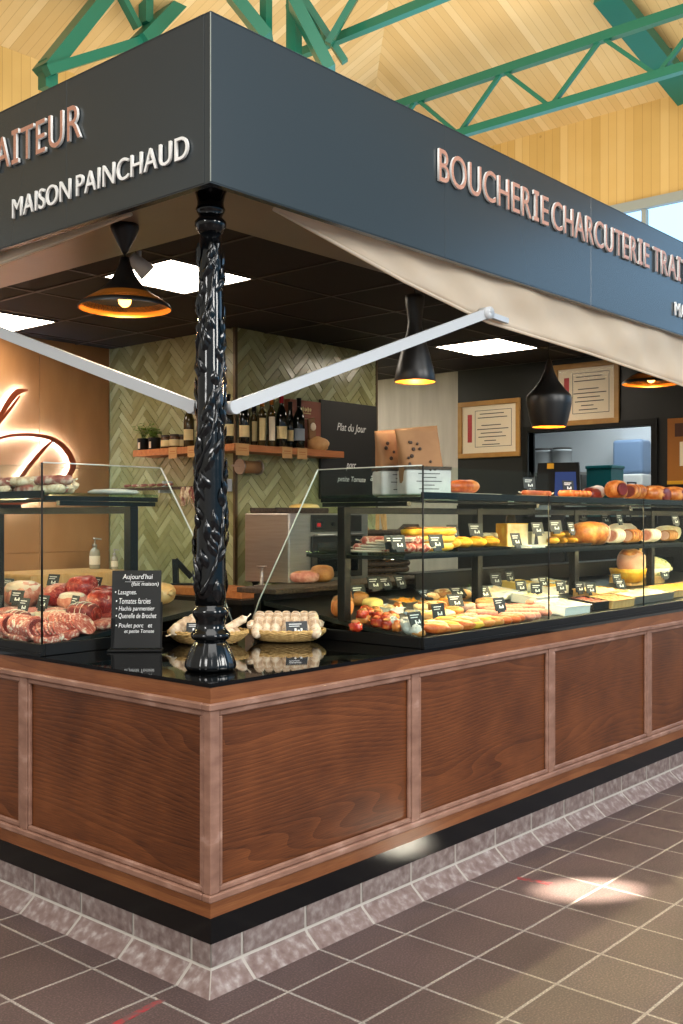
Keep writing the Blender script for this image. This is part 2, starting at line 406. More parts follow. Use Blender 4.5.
# lettering
def glyphs(s, extrude=0.0):
    cu = bpy.data.curves.new('glyphs', 'FONT'); cu.body = s; cu.size = 1; cu.extrude = extrude
    o = bpy.data.objects.new('glyphs', cu)
    me = bpy.data.meshes.new_from_object(o)
    bpy.data.objects.remove(o); bpy.data.curves.remove(cu)
    return me
def text_part(s, parent, w, h, mat, place, name='writing', shear=0.0, thick=.0006):
    """a line of writing scaled to w x h, laid out by place(u, v, depth)"""
    me = glyphs(s, .01)
    xs = [v.co.x for v in me.vertices]; ys = [v.co.y for v in me.vertices]
    x0, x1, y0, y1 = min(xs), max(xs), min(ys), max(ys)
    for v in me.vertices:
        u = (v.co.x-x0)/(x1-x0)*w+shear*(v.co.y-y0)/(y1-y0)*h; t = (v.co.y-y0)/(y1-y0)*h
        v.co = place(u, t, thick if v.co.z > 0 else 0)
    me.name = name; me.materials.clear(); me.materials.append(mat)
    o = bpy.data.objects.new(name, me); COL.objects.link(o)
    if parent: o.parent = parent
    return o
def letter_row(s, total, cap, place, parent, mats, depth, serif=True):
    """individual sign letters spread over a total width; place(u, v, d)"""
    items = []; x = 0
    prev = ' '
    for ch in s:
        if ch == ' ': x += .22; prev = ch; continue
        if items: x += .05*(prev in 'HIMNU')+.05*(ch in 'BDEFHIKLMNPRU')-.03*(prev in 'AT' or ch in 'AT')
        prev = ch
        if ch == 'I' and serif:
            wd = .30; items.append((ch, x, wd, None))
        else:
            me = glyphs(ch, .5); xs = [v.co.x for v in me.vertices]; wd = (max(xs)-min(xs))
            items.append((ch, x, wd, me))
        x += wd+.085
    k = total/(x-.085)
    for ch, x0, wd, me in items:
        if me is None:
            mb = MB(); t = .095
            poly = [(0, 0), (wd, 0), (wd, t), (wd/2+t*.62, t), (wd/2+t*.62, .72-t), (wd, .72-t), (wd, .72), (0, .72), (0, .72-t), (wd/2-t*.62, .72-t), (wd/2-t*.62, t), (0, t)]
            mb.prism([(a, c, -.5) for a, c in poly], (0, 0, 1))
            me = bpy.data.meshes.new('letter'); bmesh.ops.recalc_face_normals(mb.b, faces=mb.b.faces); mb.b.to_mesh(me); mb.b.free()
        xs = [v.co.x for v in me.vertices]; ys = [v.co.y for v in me.vertices]
        a, y0, y1 = min(xs), min(ys), max(ys)
        front = [all(me.vertices[i].co.z > .4 for i in p.vertices) for p in me.polygons]
        hb = .72 if me else 1
        for v in me.vertices:
            v.co = place((x0+v.co.x-a)*k, v.co.y/.72*cap, depth*(v.co.z+.5))
        me.materials.clear()
        for m in mats: me.materials.append(m)
        for p, fr in zip(me.polygons, front): p.material_index = 0 if fr else 1
        o = bpy.data.objects.new('letter', me); COL.objects.link(o); o.parent = parent

# ================================================================== SETTING
XE, YE = 5.34, 4.12                      # ends of the two facades
XT, YT, XF, YB = 2.64, 2.72, 5.35, 4.13  # tiled core corner, far wall, tan wall
ZC, ZS = 2.785, 2.63                   # stall ceiling, soffit
PITCH = .302

m = MB(); m.box(-9, 14, -9, 12, -.1, 0)
floor = struct(m.build('floor', M['floor']))
m = MB()
def painted(c, L, W, a):
    d = Vector((math.cos(a), math.sin(a), 0)); n = Vector((-d.y, d.x, 0)); c = Vector(c)
    m.prism([c-d*L-n*W, c+d*L-n*W*.7, c+d*L*.9+n*W, c-d*L*.95+n*W*.8], (0, 0, .0012))
painted((1.54, -.245, 0), .075, .016, R(100)); painted((-.24, .06, 0), .11, .014, R(5))
mk = m.build('red_marking', M['red'], floor)

# coved tile skirting, piece by piece, both facades
def cove(axis):
    prof = [(.03, .139), (.02, .139), (.02, .055), (.012, .045), (-.036, .006), (-.043, .0)]
    m = MB(); start = .155 if axis == 'x' else .115; end = XE if axis == 'x' else YE
    def pt(o, z, t): return (t, o, z) if axis == 'x' else (o, t, z)
    edges = []; t = start
    while t < end: edges.append(t); t += PITCH
    g = .006
    prev = None
    for t in edges+[end]:
        for seg in ((1, 2), (2, 5)):
            row = prof[seg[0]:seg[1]+1]
            if seg == (1, 2): row = [(.0225, .137), (.02, .135), (.02, .0625)]
            vs = []
            for o, z in row:
                a = (o+.003 if prev is None else prev+g); b = t-g      # first piece is mitred on the corner
                vs.append((m.b.verts.new(pt(o, z, a)), m.b.verts.new(pt(o, z, b))))
            for (a0, b0), (a1, b1) in zip(vs, vs[1:]):
                f = m.b.faces.new((a0, b0, b1, a1)); m.mi = 0 if seg == (1, 2) else 1; f.material_index = m.mi
        prev = t
    m.mi = 2   # bed of grout behind the pieces
    bed = [(.06, .1395), (.0225, .1395), (.0225, .06), (.014, .0455), (-.035, .0045), (-.041, -.001), (.06, -.001)]
    a = [m.b.verts.new(pt(o, z, o)) for o, z in bed]; b = [m.b.verts.new(pt(o, z, end)) for o, z in bed]
    for k in range(len(bed)):
        f = m.b.faces.new((a[k], a[(k+1) % len(bed)], b[(k+1) % len(bed)], b[k])); f.material_index = 2
    m.b.faces.new(b).material_index = 2
    return struct(m.build('baseboard_right' if axis == 'x' else 'baseboard_left', [M['covetop'], M['cove'], M['mortar']]))
cove('x'); cove('y')

# market hall: two pine clad walls, hipped pine ceiling, high windows
HX, HY, HZ, SL = 10.0, 7.8, 6.65, .35
m = MB(); m.box(HX, HX+.15, -6, HY+.15, 5.4, HZ); struct(m.build('wall_right', M['hally']))
m = MB(); m.box(-6, HX+.15, HY, HY+.15, 4.6, HZ+.0); struct(m.build('wall_back', M['hallx']))
m = MB(); m.box(HX, HX+.15, -6, HY+.15, 0, 2.6); m.box(-6, HX, HY, HY+.15, 0, 2.6); struct(m.build('wall_hall_base', M['wallwhite']))
m = MB()
def roofpt(x, y): return (x, y, HZ+SL*min(HX-x, HY-y))
q = 7.0
m.quad(roofpt(HX, -6), roofpt(HX, HY), roofpt(HX-q, HY-q), roofpt(HX-q, -6))
struct(m.build('ceiling_right', M['ceily']))
m = MB(); m.quad(roofpt(-6, HY), roofpt(HX, HY), roofpt(HX-q, HY-q), roofpt(-6, HY-q)); struct(m.build('ceiling_left', M['ceilx']))
m = MB(); m.box(HX-.06, HX+.02, -6, HY, 5.33, 5.45); m.box(HX-.03, HX+.05, -6, HY, 2.6, 2.7); struct(m.build('trim_1', M['gutter']))
win = struct(m2 := MB()) if False else None
m = MB()
for k in range(7): m.box(HX-.02, HX+.06, -6+k*2.3-.03, -6+k*2.3+.03, 2.7, 5.33)
m.box(HX-.02, HX+.06, -6, HY, 3.98, 4.04)
wf = struct(m.build('window_1', M['gutter']))
m = MB(); m.box(HX+.06, HX+.08, -6, HY, 2.65, 5.36); m.build('window_pane', emit('daylit glazing', '9cc8ee', 2.6), wf)
m = MB(); m.box(HX-.08, HX, HY-.14, HY, 0, HZ); m.box(-6, HX, HY-.05, HY, 4.52, 4.64); struct(m.build('trim_2', M['gutter']))

# ---- green steelwork under the roof, every member fixed to the hall
def truss(name, lab, members, w=.07):
    t = thing(name, lab, 'roof beam', members[0][1]); t['kind'] = 'structure'
    base = Vector(members[0][1])
    for nm, p, q, ww, hh in members:
        mm = MB(); mm.beam(Vector(p)-base, Vector(q)-base, ww, hh); mm.build(nm, M['green'], t)
    return t
def PX(px, py, X): return at(px, py, X=X)
def PY(px, py, Y): return at(px, py, Y=Y)
X8 = 8.0
ch = lambda y: (X8, y, 6.63); bt = lambda y: (X8, y, 6.05)
mem = [('top_chord', ch(6.2), ch(-3), .09, .10), ('bottom_chord', bt(6.2), bt(-3), .09, .09)]
ty = [PX(342+x/2, 60, X8).y for x in (150, 320, 520)]
p_ = (ty[0]-ty[2])/2
y = ty[0]+p_
while y > -3:
    mem.append(('web', ch(y), bt(y-p_/2), .045, .045)); mem.append(('web', bt(y-p_/2), ch(y-p_), .045, .045)); y -= p_
truss('lattice_purlin', 'green steel lattice purlin with zigzag web under pine ceiling, right of the sign', mem)
X6 = 6.0
mem = [('bottom_chord', (X6, 6, PX(342, 37, X6).z), (X6, -2, PX(342, 37, X6).z), .09, .09), ('top_chord', (X6, 6, 7.9), (X6, -2, 7.9), .09, .09)]
y = 5.6
while y > -1: mem.append(('web', (X6, y, 7.9), (X6, y-.75, 7.35), .045, .045)); mem.append(('web', (X6, y-.75, 7.35), (X6, y-1.5, 7.9), .045, .045)); y -= 1.5
truss('lattice_purlin', 'nearer green steel lattice purlin along the top edge of the photo', mem)
a, b = at(606, -6, D=11.2), at(690, 98, D=12.3)
truss('rafter', 'broad green steel rafter slanting down at the upper right corner', [('flange', a, b, .30, .12), ('tie_rod', at(628, 0, D=11.6), at(690, -4, D=11.6), .10, .10), ('strut', at(690, 8, D=11.9), at(655, 78, D=12), .07, .07)])
a, b = PY(108, -8, 6.6), PY(44, 72, 6.6)
truss('rafter', 'broad green steel rafter slanting down to the upper left corner', [('flange', a, b, .26, .14), ('stub', PY(48, 62, 6.62), PY(48, 90, 6.62), .14, .14)])
truss('tie_beam', 'green steel tie running up from the left rafter foot behind the sign', [('chord', PY(46, 71, 6.5), PY(140, 42, 6.5), .10, .10), ('chord', PY(140, 42, 6.5), PY(188, -8, 6.5), .24, .14), ('hanger', PY(146, 24, 6.55), PY(146, -6, 6.55), .13, .1), ('strut', PY(138, 28, 6.55), PY(120, -6, 6.55), .09, .07), ('strut', PY(182, 2, 6.55), PY(215, 14, 6.55), .09, .07)])
truss('king_post', 'green steel brace cluster just above the corner of the sign', [('brace', at(230, -8, D=10.4), at(268, 40, D=10.4), .24, .12), ('brace', at(266, -4, D=10.5), at(266, 38, D=10.5), .09, .09), ('post', at(294, -4, D=10.6), at(294, 55, D=10.6), .13, .1), ('brace', at(294, 2, D=10.4), at(330, 72, D=10.4), .24, .12), ('strut', at(303, -2, D=10.7), at(345, 62, D=10.7), .08, .07), ('strut', at(328, 44, D=10.6), at(356, -4, D=10.6), .07, .07), ('tie_rod', at(288, 4, D=10.8), at(330, 38, D=10.8), .09, .08)])

# ---- stall shell
m = MB(); m.box(.031, .585, .031, YE, ZS, ZS+.02); m.box(.585, XE, .031, .585, ZS, ZS+.02); m.box(.565, .585, .585, YE, ZS+.02, ZC+.03); m.box(.565, XE, .565, .585, ZS+.02, ZC+.03)
struct(m.build('trim_3', M['soffit']))
m = MB(); m.box(.5, XE, .5, YE, ZC, ZC+.04); struct(m.build('ceiling', M['ceil']))
m = MB(); m.box(.03, XE, .03, YE, 2.9, 2.93); struct(m.build('ceiling_light_block', M['blackm']))  # unseen sheet added over the stall ceiling to keep skylight out
gx0, gy0 = 1.135, 1.575
m = MB()
x = gx0-.6
while x < XE: m.box(x-.011, x+.011, .586, YE, ZC-.005, ZC+.001); x += .6
y = gy0-.6
while y < YE: m.box(.586, XE, y-.011, y+.011, ZC-.0045, ZC+.001); y += .6
struct(m.build('trim_4', M['grid']))
def ceiling_light(cx, cy, lab):
    t = thing('ceiling_light', lab, 'ceiling light', (cx, cy, ZC))
    m = MB(); m.box(-.278, .278, -.278, .278, -.007, -.004); m.build('diffuser', M['panel'], t)
    m = MB()
    for a, b, c, d in ((-.289, -.278, -.289, .289), (.278, .289, -.289, .289), (-.278, .278, -.289, -.278), (-.278, .278, .278, .289)): m.box(a, b, c, d, -.010, 0)
    m.build('frame', M['grid'], t)
ceiling_light(gx0+.3, gy0+.3, 'square lit ceiling panel behind the iron column and the left pendant')
ceiling_light(gx0+.3, gy0+2.15, 'square lit ceiling panel at the left edge, nearest the tan wall')
ceiling_light(gx0+3.3, gy0+.3, 'square lit ceiling panel above the framed certificates')

m = MB(); m.box(XT+.012, 4.16, YT+.012, YB+.1, 0, ZC+.02); struct(m.build('wall_core', M['grout']))
def herring(name, W, H, place):
    """45 degree herringbone: tiles laid on a lattice, cut to the W x H field"""
    m = MB(); L, S = .208, .052; g = .0022
    c45 = math.sqrt(.5)
    k = 40
    for i in range(-k, k):
        for j in range(-12, 12):
            for kind in (0, 1):
                ox = i*S+j*L; oy = i*S-j*L
                if kind == 0: a0, a1, b0, b1 = ox, ox+L, oy, oy+S
                else: a0, a1, b0, b1 = ox+L-S+S, ox+L+S, oy+S-L, oy+S
                if kind == 1: a0, a1, b0, b1 = ox, ox+S, oy+S, oy+S+L
                cs = [(a0+g, b0+g), (a1-g, b0+g), (a1-g, b1-g), (a0+g, b1-g)]
                rot = [((a-b)*c45, (a+b)*c45) for a, b in cs]
                if max(p[0] for p in rot) < 0 or min(p[0] for p in rot) > W or max(p[1] for p in rot) < 0 or min(p[1] for p in rot) > H: continue
                t1, t2 = random.uniform(-.0012, .0012), random.uniform(-.0012, .0012)
                ds = [.006+t1, .006+t2, .006-t1, .006-t2]
                top = [m.b.verts.new((u, v, d)) for (u, v), d in zip(rot, ds)]
                m.b.faces.new(top)
                bot = [m.b.verts.new((u, v, 0)) for u, v in rot]
                for q in range(4): m.b.faces.new((top[q], top[(q+1) % 4], bot[(q+1) % 4], bot[q]))
    for co, no in (((0, 0, 0), (-1, 0, 0)), ((W, 0, 0), (1, 0, 0)), ((0, 0, 0), (0, -1, 0)), ((0, H, 0), (0, 1, 0))):
        bmesh.ops.bisect_plane(m.b, geom=m.b.verts[:]+m.b.edges[:]+m.b.faces[:], plane_co=co, plane_no=no, clear_outer=True)
    for v in m.b.verts: v.co = Vector(place(v.co.x, v.co.y, v.co.z))
    return struct(m.build(name, M['tile']))
z0 = .9
herring('wall_core_left', YB-YT-.012, ZC-z0, lambda u, v, d: (XT+.012-d, YB-u, z0+v))
herring('wall_core_right', 4.16-XT-.012, ZC-z0, lambda u, v, d: (XT+.012+u, YT+.012-d, z0+v))
m = MB(); m.box(XT-.002, XT+.02, YT-.002, YT+.02, .9, ZC); m.box(4.15, 4.168, YT-.002, YT+.02, .9, ZC); struct(m.build('trim_5', flat('bronze tile edge', '5a4a34', .4, .5)))
m = MB()
xs = [-.3, .55, 1.42, 2.03, XT]; zs = [0, .62, 1.24, 1.86, ZC+.02]
for i in range(4):
    for j in range(4): m.box(xs[i]+.002, xs[i+1]-.002, YB, YB+.06, zs[j]+.002, zs[j+1]-.002, .0015, 1)
m.box(-.3, XT, YB+.01, YB+.1, 0, ZC)
struct(m.build('wall_left', M['brown']))
m = MB(); m.box(XF, XF+.08, 2.775, YB+.1, 0, ZC+.02); m.box(4.16, XF, YB, YB+.1, 0, ZC+.02); struct(m.build('wall_far_grey', M['grey']))
wy0, wy1, wz0, wz1 = .98, 2.06, 1.50, 2.20
m = MB(); m.box(XF, XF+.08, -.1, wy0, 0, ZC+.02); m.box(XF, XF+.08, wy1, 2.775, 0, ZC+.02); m.box(XF, XF+.08, wy0, wy1, 0, wz0); m.box(XF, XF+.08, wy0, wy1, wz1, ZC+.02)
struct(m.build('wall_far', M['wallblack']))
m = MB()
for a in ((wy0-.05, wy0, wz0-.05, wz1+.05), (wy1, wy1+.05, wz0-.05, wz1+.05), (wy0, wy1, wz1, wz1+.05), (wy0, wy1, wz0-.05, wz0)): m.box(XF-.02, XF+.1, *a)
w2 = struct(m.build('window_2', M['blackm']))
m = MB(); m.box(XF+.05, XF+.056, wy0, wy1, wz0, wz1); m.build('window_pane', glass('hatch glass', 'f4f8f8', .5), w2)
m = MB(); m.box(7.0, 7.1, 0, 3.4, 0, ZC); m.box(XF+.08, 7.0, 3.3, 3.4, 0, ZC); m.box(XF+.08, 7.0, 0, .1, 0, ZC); m.box(XF+.08, 7.1, 0, 3.4, ZC, ZC+.05)
struct(m.build('wall_back_room', M['wallwhite']))
m = MB(); m.box(6.95, 7.0, 1.28, 1.33, 0, ZC); struct(m.build('trim_6', M['whitem']))

# ================================================================== FASCIA WITH SIGN LETTERS
z0, z1 = 2.543, 3.073
def fascia(axis):
    lab = ('dark fascia board with copper faced sign letters, the long one receding right' if axis == 'x' else 'dark fascia board with sign letters on the left face of the stall')
    t = thing('sign_fascia', lab, 'shop sign', (0, 0, z0))
    seams = (0, 1.26, 2.50, 3.72, XE) if axis == 'x' else (0, .78, 2.2, YE)
    for a, b in zip(seams, seams[1:]):
        m = MB()
        if axis == 'x': m.box(a+.0006+(.0 if a else .0), b-.0006, 0, .03, 0, z1-z0, .0008, 1)
        else: m.box(0, .03, a+(.031 if a == 0 else .0006), b-.0006, 0, z1-z0, .0008, 1)
        m.build('panel', M['fascia'], t)
    m = MB()
    if axis == 'x': m.box(0, XE, -.001, .032, z1-z0, z1-z0+.004); m.box(.0, XE, .002, .03, -.004, -.0005)
    else: m.box(-.001, .032, .033, YE, z1-z0, z1-z0+.004); m.box(.002, .03, .032, YE, -.004, -.0005)
    m.build('edge_strip', M['fascia'], t)
    if axis == 'x':
        m = MB(); m.box(-.001, .0015, -.001, .0015, 0, z1-z0); m.build('corner_bead', M['gutter'], t)
    pl = (lambda X0, Z0: (lambda u, v, d: (X0+u, -.004-d, Z0-z0+v))) if axis == 'x' else (lambda Y0, Z0: (lambda u, v, d: (-.004-d, Y0-u, Z0-z0+v)))
    two = [M['copper'], M['white']]; one = [M['white'], M['white']]
    if axis == 'x':
        letter_row('BOUCHERIE', .862, .137, pl(1.203, 2.838), t, two, .010)
        letter_row('CHARCUTERIE', 1.035, .137, pl(2.103, 2.838), t, two, .010)
        letter_row('TRAITEUR', .765, .137, pl(3.19, 2.838), t, two, .010)
        letter_row('MAISON PAINCHAUD', 1.03, .080, pl(3.481, 2.636), t, one, .008, False)
    else:
        letter_row('TRAITEUR', .765, .130, pl(1.44, 2.843), t, two, .010)
        letter_row('MAISON PAINCHAUD', 1.03, .077, pl(1.126, 2.637), t, one, .008, False)
fascia('x'); fascia('y')
t = thing('ceiling_spotlight', 'small white spotlight on the stall ceiling beside the left pendant', 'spotlight', (at(139, 250, Z=ZC).x, at(139, 250, Z=ZC).y, ZC))
m = MB(); m.tube([(0, 0, -.001), (0, 0, -.05)], .012, 12); m.build('stem', M['white'], t)
m = MB(); m.tube([(-.05, 0, -.04), (.03, -.03, -.11)], [.028, .045], 20); m.build('lamp_head', M['white'], t)

# ================================================================== COUNTER
def counter(axis):
    end = XE if axis == 'x' else YE
    lab = ('long stained wood counter front receding right, panelled with pale mouldings' if axis == 'x' else 'stained wood counter front on the left face, panelled with pale mouldings')
    t = thing('counter', lab, 'counter', (0, 0, 0))
    wood, band = (M['woodx'], M['bandx']) if axis == 'x' else (M['woody'], M['bandy'])
    def bx(mb, a, b, o0, o1, zz0, zz1, bev=.0):
        """along a..b, depth o0 (outside) .. o1 (inside), mitred by letting the x run own the corner"""
        if axis == 'x': mb.box(a, b, o0, o1, zz0, zz1, bev, 1)
        else: mb.box(o0, o1, a, b, zz0, zz1, bev, 1)
    o = .0
    s = .0 if axis == 'x' else .0305
    def part(n, mat, *boxes):
        mb = MB()
        for b_ in boxes: bx(mb, *b_)
        return mb.build(n, mat, t)
    part('top_band', band, (s if axis == 'x' else .03, end, .0, .03, .895, .9535))
    part('bottom_band', band, (s if axis == 'x' else .03, end, .0, .03, .229, .288))
    part('backing', M['blackm'], (.031 if axis == 'x' else .051, end, .031, .05, .14, .953))
    part('toe_kick', flat('black plinth laminate', '0a0a0a', .15), (.019 if axis == 'x' else .0305, end, .019, .0305, .137, .2285))
    e = -.014 if axis == 'x' else .0305
    part('top_rail', M['mould'], (-.012 if axis == 'x' else .0305, end, -.012, .0295, .880, .903, .004))
    part('bottom_rail', M['mould'], (-.012 if axis == 'x' else .0305, end, -.012, .0295, .280, .303, .004))
    k = 0; p = 1.0485
    while k*p < end:
        a, b = k*p+.036, (k+1)*p-.014
        part('stile', M['mould'], (k*p-.013 if k else (-.004 if axis == 'x' else .0305), k*p+.0355, -.004, .0295, .3035, .8795, .002))
        b = min(b, end)
        part('panel', wood, (a+.0005, b-.0005, .012, .0295, .3035, .8795))
        w = .015
        part('panel_frame', M['mould'], (a+.001, b-.001, -.002, .0115, .860, .879, .004), (a+.001, b-.001, -.002, .0115, .304, .323, .004), (a+.001, a+w, -.002, .0115, .323, .860, .003), (b-w, b-.001, -.002, .0115, .323, .860, .003))
        k += 1
    return t
counter('x'); counter('y')
m = MB()
poly = [(-.004, -.004), (XE, -.004), (XE, 1.0), (1.0, 1.0), (1.0, YE), (-.004, YE)]
m.prism([(x, y, .954) for x, y in poly], (0, 0, .013))
tag(m.build('worktop', M['slab']), 'polished black stone worktop on the wooden counter, open at the corner', 'worktop')

# ================================================================== COLUMN
cx, cy = .201, .226
t = thing('cast_iron_column', 'black cast iron column with vine relief standing on the worktop corner', 'column', (cx, cy, .967)); t['kind'] = 'thing'
fl = lambda a, z: 1+(.035*abs(math.cos(8*a)) if .005 < z < .1 else 0)
m = MB(); m.lathe([(.074, 0), (.082, .003), (.086, .012), (.085, .02), (.083, .03), (.076, .05), (.064, .078), (.053, .098), (.049, .103)], n=64, flute=fl)
m.lathe([(.05, .1), (.062, .106), (.068, .116), (.068, .124), (.060, .132), (.052, .142), (.049, .156), (.052, .172), (.060, .186), (.063, .198), (.061, .208), (.053, .216), (.053, .222)], n=40)
m.build('base', M['iron'], t)
m = MB(); m.lathe([(.053, .22), (.0525, .3), (.050, .6), (.047, .9), (.043, 1.2), (.039, 1.4), (.0365, 1.5)], n=40); m.build('shaft', M['iron'], t)
m = MB(); m.lathe([(.037, 1.49), (.047, 1.505), (.054, 1.52), (.054, 1.532), (.044, 1.543), (.038, 1.55), (.046, 1.565), (.051, 1.575), (.046, 1.585), (.045, 1.6), (.050, 1.625), (.058, 1.645), (.062, 1.66), (.062, 1.663)], n=40); m.build('capital', M['iron'], t)
def shaft_r(z): return .0535-(z-.22)*.0128
def helix(u, ph): return ph+u*1.25*2*PI
m = MB()
for ph in (-2.9, .25):
    pts = []; rr = []
    for i in range(120):
        u = i/119; z = .26+u*1.2; a = helix(u, ph)+.25*math.sin(u*17)
        rd = shaft_r(z)+.002; pts.append((rd*math.cos(a), rd*math.sin(a), z)); rr.append(.0075+.002*math.sin(i*.9))
    m.tube(pts, rr, 8)
m.build('vine_stem', M['iron'], t)
m = MB()
random.seed(11)
for i in range(150):
    u = (i//2+.5)/75; z0_ = .27+u*1.17; a = helix(u, (-2.9, .25)[i % 2])+random.choice((-1, 1))*random.uniform(.25, 1.1)
    L = random.uniform(.05, .085); W = random.uniform(.015, .024); lean = random.uniform(-.6, .6)
    rows = []
    for q in range(7):
        s_ = q/6; wv = W*math.sin(PI*min(1, s_*1.02))**.7*(1-.35*s_); row = []
        for c_ in (-1, -.5, 0, .5, 1):
            z = z0_+(s_-.5)*L+abs(c_)*-.006; rd = shaft_r(z)+.0015+.009*(1-abs(c_))*math.sin(PI*s_)+.006*s_
            aa = a+(c_*wv+lean*(s_-.5)*L)/rd
            row.append(m.b.verts.new((rd*math.cos(aa), rd*math.sin(aa), z)))
        rows.append(row)
    for r0, r1 in zip(rows, rows[1:]):
        for q in range(4): m.b.faces.new((r0[q], r0[q+1], r1[q+1], r1[q])).smooth = True
m.build('leaf_relief', M['iron'], t)
m = MB(); zb = 1.865-.967
for a in (0, PI/2):
    d = Vector((math.cos(a), math.sin(a), 0)); n = Vector((-d.y, d.x, 0))
    m.beam(d*.045+Vector((0, 0, zb-.05)), d*.045+Vector((0, 0, zb+.045)), .034, .012, up=d)
    m.beam(d*.05+n*.012+Vector((0, 0, zb-.02)), d*.05+n*.012+Vector((0, 0, zb+.02)), .05, .008, up=n)
m.build('arm_bracket', M['whitem'], t)

# ================================================================== AWNINGS
def smooth_edge(pts, u):
    for (a, za), (b, zb_) in zip(pts, pts[1:]):
        if u <= b:
            k = (u-a)/(b-a); return za+(zb_-za)*k
    return pts[-1][1]
def awning(axis, lab, edge, out, top, u0, u1, arm0, arm1, tip):
    t = thing('awning', lab, 'awning', (0, 0, 0))
    m = MB(); nu, nv = 90, 10; grid = []
    for i in range(nu+1):
        u = u0+(u1-u0)*i/nu; zl = smooth_edge(edge, u); row = []
        for j in range(nv+1):
            v = j/nv; drop = (top-zl)
            z = top-drop*v; o = .034+(out-.034)*v
            o += math.sin(v*PI)*(.012*math.sin(u*5+v*4)+.009*math.sin(u*13-v*6))*min(1, drop*5)
            row.append(m.b.verts.new((u, o, z) if axis == 'x' else (o, u, z)))
        grid.append(row)
    for a, b in zip(grid, grid[1:]):
        for j in range(nv): m.b.faces.new((a[j], a[j+1], b[j+1], b[j])).smooth = True
    f = m.build('fabric', M['canvas'], t); sm = f.modifiers.new('cloth thickness', 'SOLIDIFY'); sm.thickness = .004; sm.offset = 0
    m = MB(); m.tube([((u0+(u1-u0)*i/40, out, smooth_edge(edge, u0+(u1-u0)*i/40)) if axis == 'x' else (out, u0+(u1-u0)*i/40, smooth_edge(edge, u0+(u1-u0)*i/40))) for i in range(41)], .007, 8)
    m.build('hem', M['canvas'], t)
    m = MB(); m.beam(arm0, arm1, .022, .042); 
    m.build('arm', M['whitem'], t)
    d = (Vector(arm1)-Vector(arm0)).normalized(); side = d.cross(Vector((0, 0, 1))).normalized()
    m = MB(); m.tube([Vector(arm1)-side*.02, Vector(arm1)-side*.026, Vector(arm1)-side*.0261, Vector(arm1)+side*.0261, Vector(arm1)+side*.026, Vector(arm1)+side*.02], [.008, .009, .027, .027, .009, .008], 16); m.build('pivot_joint', M['whitem'], t)
    m = MB(); m.tube([Vector(arm0)-side*.02, Vector(arm0)+side*.02], .024, 16); m.build('pivot_joint', M['whitem'], t)
    m = MB(); m.beam(arm1, tip, .018, .024); m.build('end_link', M['whitem'], t)
awning('x', 'cream awning fabric sagging below the long right fascia, with white folding arm', [(.38, 2.56), (1.13, 2.435), (1.72, 2.36), (2.65, 2.335), (3.68, 2.292), (XE, 2.20)], .10, 2.60, .38, XE-.01, (.285, .205, 1.870), at(486, 313.5, Y=.055), at(507, 321, Y=.075))
awning('y', 'rolled up cream awning along the left fascia, with white folding arm', [(.50, 2.552), (.9, 2.535), (1.4, 2.515), (YE, 2.45)], .075, 2.60, .5, YE-.01, (.195, .305, 1.872), at(-60, 309, X=.13), at(-80, 305, X=.08))

# ================================================================== PENDANTS
def pendant(kind, x, y, zrim, lab):
    t = thing('pendant_lamp', lab, 'pendant lamp', (x, y, zrim))
    if kind == 'wide': prof = [(.18, 0), (.18, .006), (.172, .018), (.145, .036), (.105, .060), (.070, .092), (.042, .130), (.024, .170), (.017, .20)]; ro = .015
    elif kind == 'tall': prof = [(.092, 0), (.094, .004), (.086, .05), (.066, .13), (.044, .205), (.035, .24), (.032, .27), (.035, .30), (.041, .34), (.044, .372), (.043, .39), (.012, .395)]; ro = .02
    else: prof = [(.090, 0), (.100, .03), (.118, .12), (.121, .155), (.115, .17), (.085, .20), (.05, .245), (.027, .295), (.016, .34), (.010, .36)]; ro = .02
    m = MB(); m.lathe(prof, n=48, cap0=False); m.build('shade', M['pend'], t)
    inn = [(r-.003 if r > .02 else r*.7, z+(.002 if i else .0005)) for i, (r, z) in enumerate(prof[:-2])]
    m = MB(); m.lathe(inn, n=48, cap0=False, cap1=True); m.build('lining', M['gold'], t)
    top = prof[-1][1]; H = ZS-zrim
    m = MB(); m.tube([(0, 0, top-.01), (0, 0, H-.02)], .004, 8); m.build('cord', M['pend'], t)
    m = MB(); m.lathe([(.006, H-.115), (.013, H-.105), (.05, H-.03), (.056, H-.014), (.054, H-.0005)], n=28); m.build('ceiling_rose', M['pend'], t)
    zb = {'wide': .045, 'tall': .07, 'fat': .05}[kind]
    m = MB(); m.blob((.026, .026, .028), (0, 0, zb-.012), 0, sub=2); m.tube([(0, 0, zb+.012), (0, 0, zb+.05)], .013, 12); m.build('bulb', M['bulb'], t)
    ld = bpy.data.lights.new('pendant glow', 'POINT'); ld.energy = 9; ld.color = (1, .68, .36); ld.shadow_soft_size = .025
    lo = bpy.data.objects.new('pendant_glow', ld); COL.objects.link(lo); lo.parent = t; lo.location = (0, 0, .002)
def zrim(px, py, x, y):
    d = (Vector((x, y, 0))-Vector((EYE.x, EYE.y, 0))).dot(FWD); return EYE.z+(HORIZON-py)*d/FX
x, y = .31, .848; pendant('wide', x, y, zrim(124, 309, x, y), 'wide flat black pendant with gold lining, left of the iron column')
x, y = 1.556, .376; pendant('tall', x, y, zrim(414, 382, x, y), 'tall narrow black pendant with gold lining above the bags')
x, y = 2.719, .36; pendant('fat', x, y, zrim(550, 427, x, y), 'squat black pendant with pinched neck before the framed certificates')
x, y = 4.02, .38; pendant('wide', x, y, zrim(648, 384, x, y), 'wide flat black pendant half hidden by the awning at the right edge')

